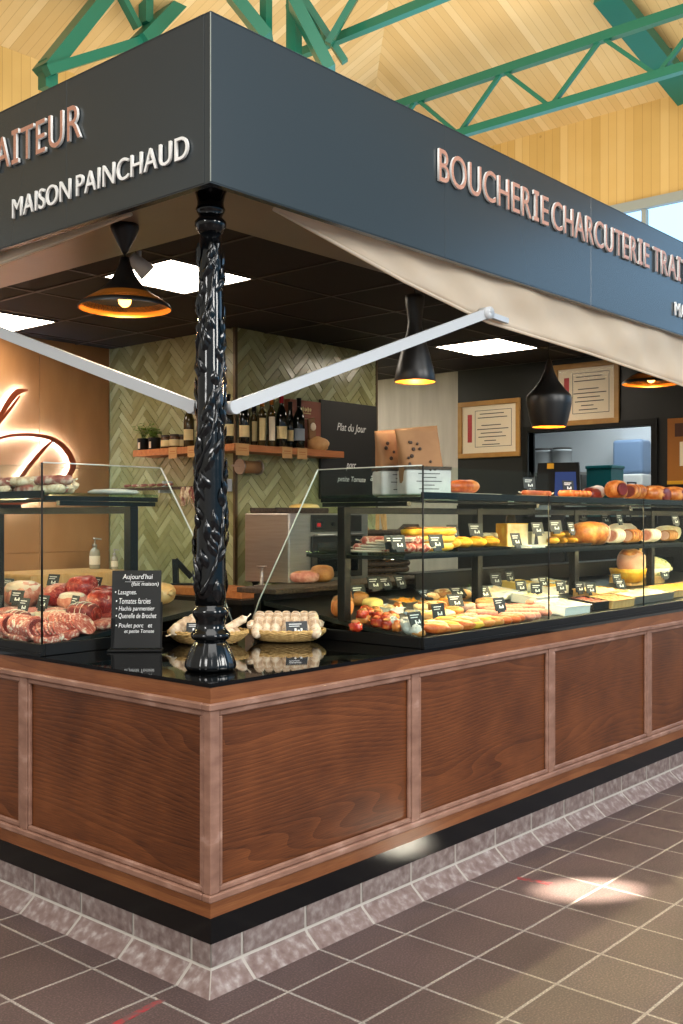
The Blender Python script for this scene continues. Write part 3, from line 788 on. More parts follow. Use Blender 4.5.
# ================================================================== WALL THINGS
def certificate(y0, y1, z0, z1, lab):
    t = thing('framed_certificate', lab, 'framed certificate', (XF, (y0+y1)/2, z0))
    W, H = (y1-y0)/2, z1-z0; b = .042
    def bx(name, mat, boxes):
        m = MB()
        for a in boxes: m.box(*a)
        return m.build(name, mat, t)
    m = MB(); m.box(-.022, -.002, -W, W, 0, b, .004); m.box(-.022, -.002, -W, W, H-b, H, .004); m.box(-.022, -.002, -W, -W+b, b, H-b, .004); m.box(-.022, -.002, W-b, W, b, H-b, .004); m.build('frame', M['frame'], t)
    bx('certificate_sheet', M['paper'], [(-.008, -.004, -W+b, W-b, b, H-b)])
    bx('ribbon', M['ribbon'], [(-.0095, -.008, W-b-.10, W-b-.055, H*.28, H-b-.07)])
    m = MB()
    for k in range(9):
        zz = H-b-.075-k*.033; w = (.62, .75, .0, .5, .8, .55, .7, .3, .45)[k]*(W-b)
        if w: m.box(-.0092, -.008, -w*.9, w*.55, zz, zz+.007)
    for (a, c, d_, e) in ((-W+b+.045, -W+b+.049, b+.05, H-b-.04), (W-b-.135, W-b-.131, b+.05, H-b-.04)): m.box(-.009, -.008, a, c, d_, e)
    m.box(-.009, -.008, -W+b+.045, W-b-.131, H-b-.044, H-b-.04); m.box(-.009, -.008, -W+b+.045, W-b-.131, b+.05, b+.054)
    m.build('print', M['ink'], t)
    bx('glazing', glass('frame glass', 'ffffff', .35), [(-.0135, -.0125, -W+b, W-b, b, H-b)])
certificate(2.135, 2.763, 2.01, 2.50, 'gilt framed certificate on the black wall, lower and nearer the plaster wall')
certificate(1.243, 1.824, 2.235, 2.735, 'gilt framed certificate hanging higher, behind the squat pendant')
t = thing('wall_poster', 'amber and brown poster on the black wall beside the kitchen hatch', 'poster', (XF, .55, 1.74))
m = MB(); m.box(-.02, -.001, -.30, .30, 0, .5, .003); m.build('backing', M['amber'], t)
m = MB(); m.box(-.023, -.020, -.27, .16, .06, .33); m.box(-.023, -.02, -.12, .24, .36, .46); m.build('print', M['posterd'], t)
m = MB(); m.box(-.027, -.0235, .02, .2, .14, .32); m.build('note', M['paper'], t)
m = MB(); m.box(-.023, -.020, -.3, .3, .005, .03); m.build('border', M['yellow'], t)

t = thing('chalkboard', 'tall black chalkboard with plat du jour writing on the sage tiled wall', 'chalkboard', (3.795, YT-.008, 1.63))
m = MB(); m.box(-.325, .325, -.022, 0, 0, .735, .003); m.build('board', M['boardblack'], t)
pl = lambda x0, z0: (lambda u, v, d: (x0+u, -.0225-d, z0+v))
text_part('Plat du Jour', t, .33, .075, M['chalk'], pl(-.15, .50), shear=.25)
text_part('porc', t, .10, .055, M['chalk'], pl(-.04, .22), shear=.25)
text_part('petite Tomate', t, .32, .05, M['chalk'], pl(-.14, .125), shear=.25)
text_part('ail', t, .06, .06, M['chalk'], pl(.245, .15), shear=.25)

# backlit monogram
t = thing('wall_monogram', 'copper monogram letters glowing with white backlight on the tan wall', 'monogram', (2.0, YB, 1.6))
def stroke(name, px, w):
    pts = [at(x, y, Y=YB-.045) for x, y in px]
    # Catmull-Rom through the surveyed points
    P = [pts[0]]+pts+[pts[-1]]; c = []; ws = []
    for i in range(1, len(P)-2):
        for k in range(10):
            s = k/10; p0, p1, p2, p3 = P[i-1:i+3]
            c.append(.5*((2*p1)+(p2-p0)*s+(2*p0-5*p1+4*p2-p3)*s*s+(3*p1-p0-3*p2+p3)*s**3)); ws.append(w[i-1]*(1-s)+w[i]*s)
    c.append(pts[-1]); ws.append(w[-1])
    for nm, off, thick, grow, mat in ((name, 0, .010, 1.35, M['logo']), ('light_strip', .014, .004, .55, M['halo'])):
        m = MB(); L = []
        for i, p in enumerate(c):
            d = (c[min(i+1, len(c)-1)]-c[max(i-1, 0)]).normalized(); n = Vector((-d.z, 0, d.x)).normalized()*ws[i]*grow
            q = p-t.location+Vector((0, off, 0))
            L.append([m.b.verts.new(q+n), m.b.verts.new(q-n), m.b.verts.new(q-n+Vector((0, thick, 0))), m.b.verts.new(q+n+Vector((0, thick, 0)))])
        for a, b in zip(L, L[1:]):
            for k in range(4): m.b.faces.new((a[k], a[(k+1) % 4], b[(k+1) % 4], b[k]))
        m.b.faces.new(L[0]); m.b.faces.new(L[-1][::-1])
        o = m.build(nm, mat, t if nm != 'light_strip' else last)
        if nm != 'light_strip': last = o
stroke('letter_stroke', [(28, 390), (18, 392), (9, 402), (0, 417), (-14, 438)], [.004, .016, .014, .012, .012])
stroke('letter_stroke', [(20, 396), (8, 412), (-6, 431)], [.005, .008, .006])
stroke('letter_stroke', [(-6, 440), (2, 437.5), (16, 435), (34, 435), (53, 439), (66, 449), (73, 462), (71, 473), (62, 483), (48, 493), (20, 503), (-20, 506)], [.006, .007, .008, .009, .012, .016, .018, .016, .013, .012, .011, .01])
stroke('letter_stroke', [(54, 440), (46, 447), (38, 456), (29, 467), (17, 484), (8, 497)], [.004, .008, .011, .011, .011, .009])

# ================================================================== WALL SHELF AND WHAT STANDS ON IT
ZW = 1.975
t = thing('wall_shelf', 'orange wooden wall shelf wrapping the corner of the sage tiled core', 'shelf', (XT, YT, ZW-.045))
m = MB(); xs_, ys_ = at(344, 458, Y=YT-.2).x-XT, at(133, 457, X=XT-.2).y-YT
m.prism([(xs_, 0, 0), (xs_, -.2, 0), (-.2, -.2, 0), (-.2, ys_, 0), (0, ys_, 0), (0, 0, 0)], (0, 0, .045)); m.build('board', M['oak'], t)
def price_paper(p, face, w, lab, grp=None):
    """craft paper price ticket folded over the shelf edge"""
    t = thing('price_ticket', lab, 'price ticket', p, 0 if face == 'y' else -PI/2, grp)
    m = MB(); m.box(-w/2, w/2, -.004, -.0015, -.075, .002, .001, 1); m.box(-w/2, w/2, -.004, .03, .0022, .0034); m.build('ticket', M['tag'], t)
    m = MB(); m.box(-w*.3, w*.3, -.0052, -.004, -.03, -.024); m.box(-w*.36, w*.36, -.0052, -.004, -.044, -.04); m.build('print', M['oak'], t)
for px, lab in ((173, 'craft paper price ticket on the shelf below the jars'), (192, 'craft paper price ticket on the shelf left of the column')):
    price_paper((XT-.2, at(px, 455, X=XT-.2).y, ZW), 'x', .088, lab)
for px, w, lab in ((232, .12, 'craft paper price ticket at the shelf corner just right of the column'), (287, .10, 'craft paper price ticket under the red capped bottle'), (302, .10, 'craft paper price ticket under the grey labelled bottle')):
    price_paper((at(px, 455, Y=YT-.2).x if px > 240 else XT-.125, YT-.2, ZW), 'y', w, lab)

def bottle(p, lab, h=.33, r=.037, glassm='bottleglass', lab_m='label', cap_m='blackm', grp=None, tall=False, rz=-.6):
    t = thing('wine_bottle', lab, 'bottle', p, rz, grp)
    k = h/.30
    prof = [(r*.9, 0), (r, .006), (r, .17*k), (r*.96, .188*k), (r*.72, .212*k), (.0165, .236*k), (.0145, .25*k), (.0145, .292*k), (.0165, .294*k), (.0165, .3*k)]
    if tall: prof = [(r*.9, 0), (r, .006), (r, .195*k), (r*.9, .215*k), (r*.5, .232*k), (.014, .25*k), (.0135, .3*k)]
    m = MB(); m.lathe(prof, n=28); m.build('glass_body', M[glassm], t)
    m = MB(); n = 14; z0, z1 = (.05*k, .12*k) if not tall else (.04*k, .18*k); hw = 1.15 if not tall else .8
    ra = r+.0008; vs = [[m.b.verts.new((ra*math.sin(a), -ra*math.cos(a), z)) for a in [hw*(2*i/n-1) for i in range(n+1)]] for z in (z0, z1)]
    for i in range(n): m.b.faces.new((vs[0][i], vs[0][i+1], vs[1][i+1], vs[1][i])).smooth = True
    m.build('label', M[lab_m], t)
    m = MB(); m.lathe([(.0158, .252*k), (.0158, .292*k), (.0175, .293*k), (.0175, .301*k)], n=18); m.build('capsule', M[cap_m], t)
    return t
def shelfpt(px, dy=.1):
    return (at(px, 440, Y=YT-dy).x, YT-dy, ZW)
def shelfptl(px, dx=.1):
    return (XT-dx, at(px, 440, X=XT-dx).y, ZW)
bottle(shelfptl(189), 'amber wine bottle with cream label just left of the column on the shelf', .32, glassm='paleglass', rz=-1)
bottle(shelfpt(228), 'dark wine bottle peeking out just right of the column on the shelf', .33, cap_m='blackm')
bottle(shelfpt(244), 'dark wine bottle with ornate pale label, second right of the column', .335)
bottle(shelfpt(254, .055), 'slim dark bottle half hidden between the ornate label and the pale pair', .29, .024, 'paleglass', tall=True)
bottle(shelfpt(262, .11), 'slim amber bottle with tall cream label, left one of the pale pair', .325, .029, 'paleglass', 'label', 'gold', tall=True)
bottle(shelfpt(271.5, .11), 'slim amber bottle with tall cream label, right one of the pale pair', .35, .029, 'paleglass', 'paper', 'gold', tall=True)
bottle(shelfpt(281.5, .125), 'dark wine bottle with a red capsule and cream label on the shelf', .37, .040, 'bottleglass', 'label', 'capsule')
bottle(shelfpt(290.2, .098), 'dark bottle standing behind the red capped bottle', .33, .025)
bottle(shelfpt(299, .125), 'dark wine bottle with grey label, last bottle on the right', .36, .041, 'bottleglass', 'labelg', 'blackm')

def jar(p, lab, r=.036, h=.095):
    t = thing('preserve_jar', lab, 'jar', p, -1)
    m = MB(); m.lathe([(r*.9, 0), (r, .006), (r, h*.8), (r*.86, h*.9), (r*.86, h*.92)], n=24); m.build('jar_body', flat('preserve', '5a3a24', .15), t)
    m = MB(); m.lathe([(r*.92, h*.9), (r*.95, h*.91), (r*.95, h), (r*.9, h+.004)], n=24); m.build('lid', flat('jar lid', '4a4038', .4, .6), t)
    m = MB(); m.lathe([(r+.0008, h*.2), (r+.0008, h*.66)], n=24, cap0=False, cap1=False); m.build('label', M['label'], t)
jar(shelfptl(166, .12), 'preserve jar with cream label, leftmost of the jars on the shelf')
jar(shelfptl(174.5, .13), 'preserve jar with cream label, middle of the three jars')
jar(shelfptl(181.5, .075), 'preserve jar with cream label, rearmost of the three jars nearest the column')

def pot(p, lab, n, r, hgt, leafm, seed):
    random.seed(seed)
    t = thing('potted_plant', lab, 'potted plant', p)
    m = MB(); m.lathe([(.036, 0), (.042, .008), (.045, .085), (.046, .09), (.040, .09), (.038, .075)], n=24); m.build('pot', M['blackm'], t)
    m = MB(); m.lathe([(.001, .074), (.038, .076)], n=18, cap1=False); m.build('soil', F['hamcut'] if False else M['wickerd'], t)
    m = MB(); ml = MB()
    for i in range(n):
        a = random.uniform(0, 2*PI); L = random.uniform(.5, 1)*hgt; tip = Vector((math.cos(a)*r*random.uniform(.3, 1), math.sin(a)*r*random.uniform(.3, 1), .075+L))
        m.tube([(0, 0, .07), (tip.x*.4, tip.y*.4, .075+L*.6), tip], .0016, 6)
        for q in range(3):
            c = tip+Vector((random.uniform(-.02, .02), random.uniform(-.02, .02), random.uniform(-.03, .012)))
            b = random.uniform(0, 2*PI); d = Vector((math.cos(b), math.sin(b), random.uniform(-.2, .6))).normalized(); s_ = d.cross(Vector((0, 0, 1))).normalized(); l = random.uniform(.026, .042)
            ml.prism([c, c+d*l*.4+s_*l*.36, c+d*l*.8+s_*l*.25, c+d*l, c+d*l*.8-s_*l*.25, c+d*l*.4-s_*l*.36], d.cross(s_)*.0012)
    m.build('stem', M['leafd'], t); ml.build('foliage', M[leafm], t)
    m = MB(); m.box(-.05, -.047, -.02, .0, .015, .06); m.build('label', M['paper'], t)
pot(shelfptl(143.5, .1), 'bushy green herb in a black pot, leftmost on the shelf', 18, .09, .13, 'terra', 3)
pot(shelfptl(154.5, .1), 'low round green plant in a black pot next to the jars', 22, .035, .07, 'terra', 5)

t = thing('gift_box', 'terracotta card gift box with white emblem behind the bottles', 'box', (at(302, 446, Y=YT-.03).x, YT-.035, ZW), 0)
m = MB(); m.box(-.165, .165, -.03, .025, 0, .36, .004); m.build('carton', M['cardred'], t)
m = MB()
for (a, b, z) in ((-.055, .055, .265), (-.09, .09, .225)): m.box(a, b, -.0315, -.030, z, z+.007)
for k in range(5): m.blob((.014, .001, .016+.006*(k % 2)), (-.05+.025*k, -.0305, .295), 0, sub=1)
m.build('emblem', M['label'], t)
t = thing('biscuit_bag', 'clear cellophane bag of dry biscuits slumped at the end of the shelf', 'bag', (at(318, 446, Y=YT-.11).x, YT-.11, ZW), 0)
m = MB(); m.blob((.10, .05, .055), (0, 0, .048), .18, seed=4, flatbase=.85); m.build('biscuits', F['bread'], t)
m = MB(); m.prism([(-.09, -.005, .05), (-.02, -.005, .05), (-.04, -.005, .24), (-.11, -.005, .22)], (0, .012, 0)); m.build('bag_neck', M['kraft'], t)
m = MB(); m.blob((.03, .004, .03), (-.062, -.011, .17), 0, sub=2); m.build('sticker', M['paper'], t)

# paper roll holder on the right tile face
t = thing('paper_roll_holder', 'chrome wall holder with a roll of kraft paper beside the column', 'roll holder', (2.70, YT-.075, 1.835))
m = MB(); m.tube([(-.075, 0, 0), (.075, 0, 0)], .042, 24); m.build('paper_roll', M['kraft'], t)
for s in (-1, 1):
    m = MB(); m.tube([(s*.079, 0, 0), (s*.092, 0, 0)], .052, 24); m.beam((s*.086, 0, 0), (s*.086, .073, .01), .02, .012); m.build('end_disc', M['steel'], t)

# hanging rail with dried sausages along the left tile face
t = thing('hanging_rail', 'rail on two white brackets along the sage tiles, left of the column', 'rail', (XT-.10, 3.25, 1.70))
m = MB(); m.beam((0, .58, 0), (0, -.50, 0), .03, .02); m.build('bar', M['wickerd'], t)
for y in (.14, -.49):
    m = MB(); m.box(.02, .1, y-.012, y+.012, -.03, .055, .003); m.box(-.016, .02, y-.010, y+.010, -.03, -.012, .002); m.build('bracket', M['whitem'], t)
random.seed(21)
tt = thing('dried_sausage_string', 'string of thin dried sausages draped on the rail, left part', 'sausage', (XT-.10, 3.45, 1.715), 0, None)
m = MB()
for k in range(6):
    y0 = .36-k*.095
    m.tube([(-.005, y0, .012+.004*(k % 2)), (-.014, y0-.03, .010), (-.004, y0-.06, .012), (0, y0-.088, .014)], [.003, .011, .011, .003], 8)
m.build('link', F['dryred'], tt)
tt = thing('dried_sausage_bunch', 'bunch of very thin dried sausages hanging from the rail beside the column', 'sausage', (XT-.125, 3.06, 1.70))
for i in range(26):
    m = MB(); a = random.uniform(-.085, .075); b = random.uniform(-.016, .008); l = random.uniform(.06, .13)
    m.tube([(b, a, .005), (b-.004, a+random.uniform(-.02, .02), -l*.5), (b, a+random.uniform(-.03, .03), -l)], [.004, .008, .0035], 7); m.build('link', F['dry'] if i % 3 else F['dryred'], tt)
t = thing('wall_socket', 'small black socket box on the sage tiles beside the column', 'socket', (XT-.012, 2.905, 1.34))
m = MB(); m.box(-.025, 0, -.045, .045, -.05, .05, .004); m.build('housing', M['blackm'], t)
m = MB(); m.box(-.028, -.025, -.02, .02, -.02, .02); m.build('outlet', M['plastic'], t)
t = thing('power_cord', 'pale cord slanting down the sage tiles to the black socket', 'cord', (XT-.02, 3.15, 1.63))
m = MB(); m.tube([(0, .04, .02), (0, -.08, -.12), (-.012, -.22, -.27)], .004, 6); m.build('cable', F['string'], t)
t = thing('hanging_cloth', 'folded yellow cloth hanging on the tiles right of the column', 'cloth', (2.45, YT-.06, 1.39))
m = MB(); m.blob((.03, .015, .09), (0, 0, 0), .15, seed=3); m.build('cloth_fold', M['yellow'], t)
m = MB(); m.tube([(0, .02, .085), (0, .055, .11)], .006, 8); m.build('hook', M['steel'], t)

# ================================================================== BACK COUNTERS, OVEN, BLOCK
t = thing('back_counter', 'dark back counter with steel top against the sage tiled core', 'counter', (0, 0, 0))
m = MB(); m.box(2.10, 4.16, 2.08, YT-.001, 0, .97); m.box(2.10, XT-.001, YT, 3.30, 0, .97); m.build('carcass', M['blackm'], t)
m = MB(); m.prism([(2.06, 2.04, .97), (4.16, 2.04, .97), (4.16, YT-.001, .97), (XT-.001, YT-.001, .97), (XT-.001, 3.30, .97), (2.06, 3.30, .97)], (0, 0, .03)); m.build('top', M['steeld'], t)
t = thing('chopping_board', 'thick oak chopping board at the corner of the back counter behind the column', 'chopping board', (2.33, 2.55, 1.001), .0)
m = MB(); m.box(-.22, .12, -.45, .40, 0, .05, .006); m.build('plank', M['oak'], t)
t = thing('knife_sharpener', 'black angled sharpener standing on the oak board left of the column', 'sharpener', (2.24, 2.80, 1.0515), -1)
m = MB(); m.beam((-.04, 0, 0), (-.045, 0, .17), .03, .035); m.beam((-.045, 0, .165), (.06, .02, .05), .03, .035); m.build('body', M['blackm'], t)
m = MB(); m.box(-.07, .09, -.03, .04, 0, .012, .003); m.build('base', M['blackm'], t)
t = thing('scale_pan', 'small steel dish with stem on the oak board right of the column', 'scale', (2.40, 2.22, 1.0515))
m = MB(); m.lathe([(.05, 0), (.055, .006), (.05, .014), (.012, .02), (.010, .12), (.012, .125)], n=24); m.build('stand', M['steel'], t)
m = MB(); m.lathe([(.012, .124), (.03, .13), (.034, .137)], n=24); m.build('pan', M['steel'], t)

t = thing('counter_oven', 'stainless counter oven with red digits on the back counter', 'oven', (2.50, 2.08, 1.0))
m = MB(); m.box(0, .78, 0, .40, .075, .52, .008); m.build('casing', M['steel'], t)
m = MB(); m.box(.20, .70, -.016, -.001, .10, .37, .004); m.build('door', M['steeld'], t)
m = MB(); m.box(.25, .65, -.019, -.0165, .14, .33); m.build('door_glass', M['wine'], t)
m = MB(); m.tube([(.22, -.04, .38), (.68, -.04, .38)], .009, 10); m.beam((.24, -.04, .38), (.24, 0, .38), .01, .012); m.beam((.66, -.04, .38), (.66, 0, .38), .01, .012); m.build('handle', M['steel'], t)
m = MB(); m.box(.20, .70, -.010, -.001, .40, .51, .003); m.build('control_panel', M['steeld'], t)
m = MB(); m.box(.235, .30, -.0125, -.0102, .425, .465); m.build('display', M['wine'], t)
me = text_part('180', t, .034, .022, M['displayred'], lambda u, v, d: (.25+u, -.0127-d, .434+v), 'display_digits')
for x in (.40, .47): 
    m = MB(); m.tube([(x, -.011, .45), (x, -.024, .45)], .013, 14); m.build('knob', M['blackm'], t)
for x in (.05, .73):
    for y in (.05, .35):
        m = MB(); m.lathe([(.02, 0), (.02, .06), (.026, .074)], (x, y, .0005), 14); m.build('foot', M['blackm'], t)
t = thing('serving_tray', 'dark tray holding a yellow loaf on top of the oven', 'tray', (2.82, 2.33, 1.5215))
m = MB(); m.box(-.30, .2, -.12, .12, 0, .012, .004); m.box(-.30, .2, -.12, -.112, .01, .035); m.box(-.3, .2, .112, .12, .01, .035); m.build('tray_body', M['wickerd'], t)
t = thing('pate_slab', 'pale yellow slab on the dark tray on top of the oven', 'pate', (2.89, 2.31, 1.534))
m = MB(); m.blob((.115, .07, .028), (0, 0, .024), .08, flatbase=.85, power=.7); m.build('slab', F['cheese'], t)

t = thing('butcher_table', 'dark work table under the beech block at the tan wall', 'table', (1.75, 3.72, 0))
m = MB(); m.box(-.62, .70, -.36, .36, .92, .985, .004); m.build('top', M['blackm'], t)
for x in (-.58, .66):
    for y in (-.32, .32): m = MB(); m.box(x-.03, x+.03, y-.03, y+.03, 0, .9195); m.build('leg', M['blackm'], t)
t = thing('butcher_block', 'thick pale beech butcher block in front of the tan wall', 'butcher block', (1.98, 3.73, .986))
m = MB(); m.box(-.46, .40, -.30, .30, 0, .135, .012); m.build('block', M['block'], t)
def pump(p, s, lab, mt):
    t = thing('pump_bottle', lab, 'pump bottle', p, -.8)
    m = MB(); m.lathe([(.032*s, 0), (.036*s, .006), (.036*s, .11*s), (.03*s, .13*s), (.014*s, .142*s), (.014*s, .15*s)], n=24); m.build('bottle_body', mt, t)
    m = MB(); m.lathe([(.016*s, .15*s), (.016*s, .168*s), (.006*s, .172*s), (.005*s, .20*s), (.012*s, .203*s), (.012*s, .215*s)], n=18); m.beam((0, 0, .21*s), (.045*s, 0, .204*s), .011*s, .009*s); m.build('pump', M['steel'], t)
    m = MB(); m.lathe([(.0368*s, .03*s), (.0368*s, .09*s)], n=24, cap0=False, cap1=False); m.build('label', M['paper'], t)
pump((2.30, 3.84, 1.122), 1.05, 'taller soap pump bottle on the butcher block by the tan wall', M['soapb'])
pump((2.34, 3.66, 1.122), .68, 'shorter soap pump bottle beside the taller one on the butcher block', M['soapb'])

# bread crate with bamboo sticks behind the right case
t = thing('bread_basket', 'dark wicker basket with wooden sticks behind the right display case', 'basket', (3.75, 2.36, 1.012), 0)
m = MB()
def oval(a, b, z, n=28): return [(a*math.cos(2*PI*i/n), b*math.sin(2*PI*i/n), z) for i in range(n+1)]
for k in range(9):
    q = k/8; m.tube(oval(.22+.07*q, .16+.05*q, .012+.36*q), .021, 8, cap=False)
m.lathe([(.15, .0), (.15, .01)], n=24)
m.build('wickerwork', M['wickerd'], t)
random.seed(3)
for i in range(7):
    m = MB(); x = -.16+.05*i; m.beam((x*.7, random.uniform(-.08, .08), .05), (x*1.3-.08, random.uniform(-.08, .08), .50+random.uniform(-.04, .05)), .028, .012); m.build('wooden_stick', M['block'], t)
m = MB(); m.beam((.17, .0, .30), (.36, -.02, .42), .16, .03); m.build('lid_flap', M['wickerd'], t)

# ------ kitchen seen through the hatch
t = thing('till_terminal', 'black till terminal with lit screen before the kitchen hatch', 'till', (4.62, 1.38, .0), -PI/2+.35)
m = MB(); m.box(-.25, .25, -.2, .25, 0, 1.0, .004); m.build('cabinet', M['blackm'], t)
m = MB(); m.box(-.16, .16, -.09, .10, 1.0005, 1.03, .006); m.box(-.05, .05, .0, .06, 1.03, 1.60); m.build('stand', M['blackm'], t)
m = MB(); m.prism([(-.17, -.02, 1.59), (.17, -.02, 1.59), (.15, .03, 1.90), (-.15, .03, 1.90)], (0, .05, .0)); m.build('housing', M['blackm'], t)
m = MB(); m.quad((-.02, -.0135, 1.64), (.145, -.0135, 1.64), (.13, .0175, 1.83), (-.02, .0175, 1.83)); o = m.build('screen', M['screen'], t); o.location = (0, -.004, 0)
m = MB(); m.quad((-.08, .0195, 1.855), (-.03, .0195, 1.855), (-.03, .027, 1.895), (-.08, .027, 1.895)); o = m.build('sticker', M['yellow'], t); o.location = (0, -.004, 0)
t = thing('kitchen_unit', 'steel kitchen unit with shelf seen through the hatch', 'kitchen unit', (6.6, 1.7, 0))
m = MB(); m.box(-.33, .25, -.6, 1.2, .0, 1.45, .004); m.build('cabinet', M['steel'], t)
m = MB(); m.box(0, .38, .62, 1.2, 1.9, 1.93); m.build('shelf', M['steel'], t)
t = thing('microwave', 'dark microwave on the kitchen unit behind the till', 'microwave', (6.60, at(567, 460, X=6.6).y, 1.4515+.22))
m = MB(); m.box(-.18, .18, -.25, .25, 0, .22, .008); m.build('case', M['plastic'], t)
m = MB(); m.box(-.19, -.181, -.10, .22, .03, .19); m.build('door', M['wine'], t)
t = thing('storage_box', 'white plastic storage box on the kitchen unit under the microwave', 'box', (6.60, at(567, 460, X=6.6).y, 1.4515))
m = MB(); m.box(-.17, .17, -.25, .25, 0, .195, .01); m.build('tub', M['white'], t)
m = MB(); m.box(-.18, .18, -.26, .26, .196, .218, .004); m.build('lid', M['white'], t)
for k, (y, s) in enumerate(((at(543, 440, X=6.75).y, .10), (at(562, 440, X=6.75).y, .09))):
    t = thing('kitchen_tub', ('pale tub on the kitchen shelf at the far left of the hatch', 'pale tub on the kitchen shelf over the microwave')[k], 'tub', (6.75, y, 1.9315))
    m = MB(); m.lathe([(s*.8, 0), (s, .02), (s, .2), (s*1.04, .2), (s*1.04, .22)], n=24); m.build('bowl', M['wallwhite'], t)
    m = MB(); m.lathe([(s*1.06, .2205), (s*1.06, .235), (s*.9, .24)], n=24); m.build('lid', M['plastic'], t)
t = thing('teal_bin', 'teal plastic bin standing on the kitchen unit, right of the till', 'bin', (6.42, at(605, 460, X=6.42).y, 1.4515))
m = MB(); m.prism([(-.12, -.12, 0), (.12, -.12, 0), (.12, .12, 0), (-.12, .12, 0)], (0, 0, .48)); m.build('bin_body', M['teal'], t)
m = MB(); m.box(-.13, .13, -.13, .13, .481, .51, .006); m.build('rim_lid', M['teal'], t)
t = thing('towel_dispenser', 'white and blue paper towel dispenser on the kitchen wall', 'towel dispenser', (6.995, at(632, 460, X=6.9).y, 1.60))
m = MB(); m.box(-.2, -.001, -.15, .15, .3, .62, .03, 3); m.build('cover', M['bluep'], t)
m = MB(); m.box(-.22, -.001, -.16, .16, .18, .299, .02, 3); m.build('tray', M['white'], t)
m = MB(); m.tube([(-.12, 0, .18), (-.12, 0, -.1)], .07, 20); m.build('hanging_paper', M['paper'], t)

# ================================================================== DISPLAY CASES
# the right case runs along x, the left case is its mirror image along y: local u along the facade, o depth from the front
def case(axis, ustart, uend, seams, posts, lab):
    t = thing('display_case', lab, 'display case', (0, 0, 0))
    def B(mb, u0, u1, o0, o1, z0, z1, bev=0):
        if axis == 'x': mb.box(u0, u1, o0, o1, z0, z1, bev, 1)
        else: mb.box(o0, o1, u0, u1, z0, z1, bev, 1)
    def pt(u, o, z): return (u, o, z) if axis == 'x' else (o, u, z)
    zb = .9675
    m = MB(); B(m, ustart, uend, .004, .024, zb, 1.013, .002); B(m, ustart, ustart+.02, .0245, .93, zb, 1.013, .002); B(m, ustart, uend, .93, .95, zb, 1.06)
    B(m, ustart-.004, uend, -.001, .0035, zb, zb+.012); m.build('base_frame', M['blackm'], t)
    m = MB(); vs = [pt(ustart+.022, .026, .98), pt(uend, .026, .98), pt(uend, .928, 1.09), pt(ustart+.022, .928, 1.09)]
    m.prism(vs, (0, 0, .02)); m.build('deck', M['steeld'], t)
    top = 1.695
    for a, b in zip(seams, seams[1:]+[uend]):
        m = MB(); B(m, a+.002, b-.002, .010, .018, 1.0135, top if a < ustart+.01 else 1.592); m.build('front_pane', M['glass'], t)
    m = MB(); e = ustart+.003
    poly = [pt(e, .0185, 1.0135), pt(e, .985, 1.0135), pt(e, .94, 1.11), pt(e, .575, top), pt(e, .0185, top)]
    m.prism(poly, pt(.008, 0, 0)); m.build('end_pane', M['glass'], t)
    m = MB(); m.tube([pt(e+.004, .986, 1.02), pt(e+.004, .944, 1.11), pt(e+.004, .58, top+.001)], .0035, 6); m.tube([pt(e+.004, .575, top+.001), pt(e+.004, .02, top+.001)], .0028, 6)
    m.build('polished_edge', flat('glass edge', 'c9cfc4', .2), t)
    m = MB()
    for u in seams: m.tube([pt(u, .012, 1.014), pt(u, .012, top if u < ustart+.01 else 1.592)], .004, 6)
    m.build('seam', M['blackm'], t)
    # posts with arms, cross beam, shelves
    for u in posts:
        m = MB(); B(m, u-.022, u+.022, .425, .465, 1.05, 1.535, .002); B(m, u-.012, u+.012, .10, .56, 1.535, 1.552)
        if axis == 'x': B(m, u-.008, u+.008, .225, .64, 1.316, 1.330)
        m.build('post', M['blackm'], t)
    m = MB(); B(m, posts[0]-.02, uend, .43, .46, 1.505, 1.534); m.build('cross_beam', M['blackm'], t)
    m = MB(); B(m, ustart+.014, uend, .024, .57, 1.572, 1.584); m.build('top_shelf', M['shelfglass'], t)
    m = MB(); B(m, ustart+.014, uend, .0235, .030, 1.563, 1.591); B(m, ustart+.014, ustart+.03, .035, .57, 1.554, 1.5715); B(m, ustart+.032, uend, .44, .52, 1.5605, 1.5715); m.build('shelf_rail', M['blackm'], t)
    m = MB(); B(m, ustart+.02, uend, .12, .66, 1.331, 1.341); m.build('middle_shelf', M['shelfglass'] if axis == 'x' else M['shelfglass'], t) if axis == 'x' else m.b.free()
    if axis == 'x':
        m = MB(); B(m, ustart+.02, uend, .116, .1195, 1.331, 1.3425); B(m, ustart+.02, ustart+.03, .12, .66, 1.318, 1.3305); m.build('shelf_edge', M['steeld'], t)
        m = MB(); B(m, ustart+.05, uend, .20, .212, 1.316, 1.318); m.build('assumed_led_strip', M['led'], t)  # assumed strip under the middle shelf, added to light the food below
        m = MB(); B(m, ustart+.05, uend, .196, .216, 1.3182, 1.3305); B(m, ustart+.05, uend, .192, .1955, 1.313, 1.3305); m.build('assumed_led_housing', M['blackm'], t)  # added cover that keeps the assumed strip out of sight
    m = MB(); B(m, ustart+.05, uend, .045, .057, 1.5685, 1.570); m.build('assumed_led_strip', M['led'], t)  # assumed strip below the top shelf, added for warm light in the case
    m = MB(); B(m, ustart+.05, uend, .038, .064, 1.5702, 1.5718); m.build('assumed_led_housing', M['blackm'], t)
    if axis == 'x': m = MB(); B(m, ustart+.03, uend, .86, 1.12, 1.14, 1.165, .004); m.build('work_ledge', M['wickerd'], t)
    m = MB(); B(m, ustart+.03, uend, .955, 1.0, .9675, 1.139 if axis == 'x' else 1.085); m.build('rear_panel', M['blackm'], t)
    if axis == 'x':
        m = MB(); B(m, ustart+1.0, uend, .80, .93, 1.19, 1.20); B(m, ustart+1.0, uend, .80, .81, 1.11, 1.19); m.build('rear_shelf', M['blackm'], t)
    return t
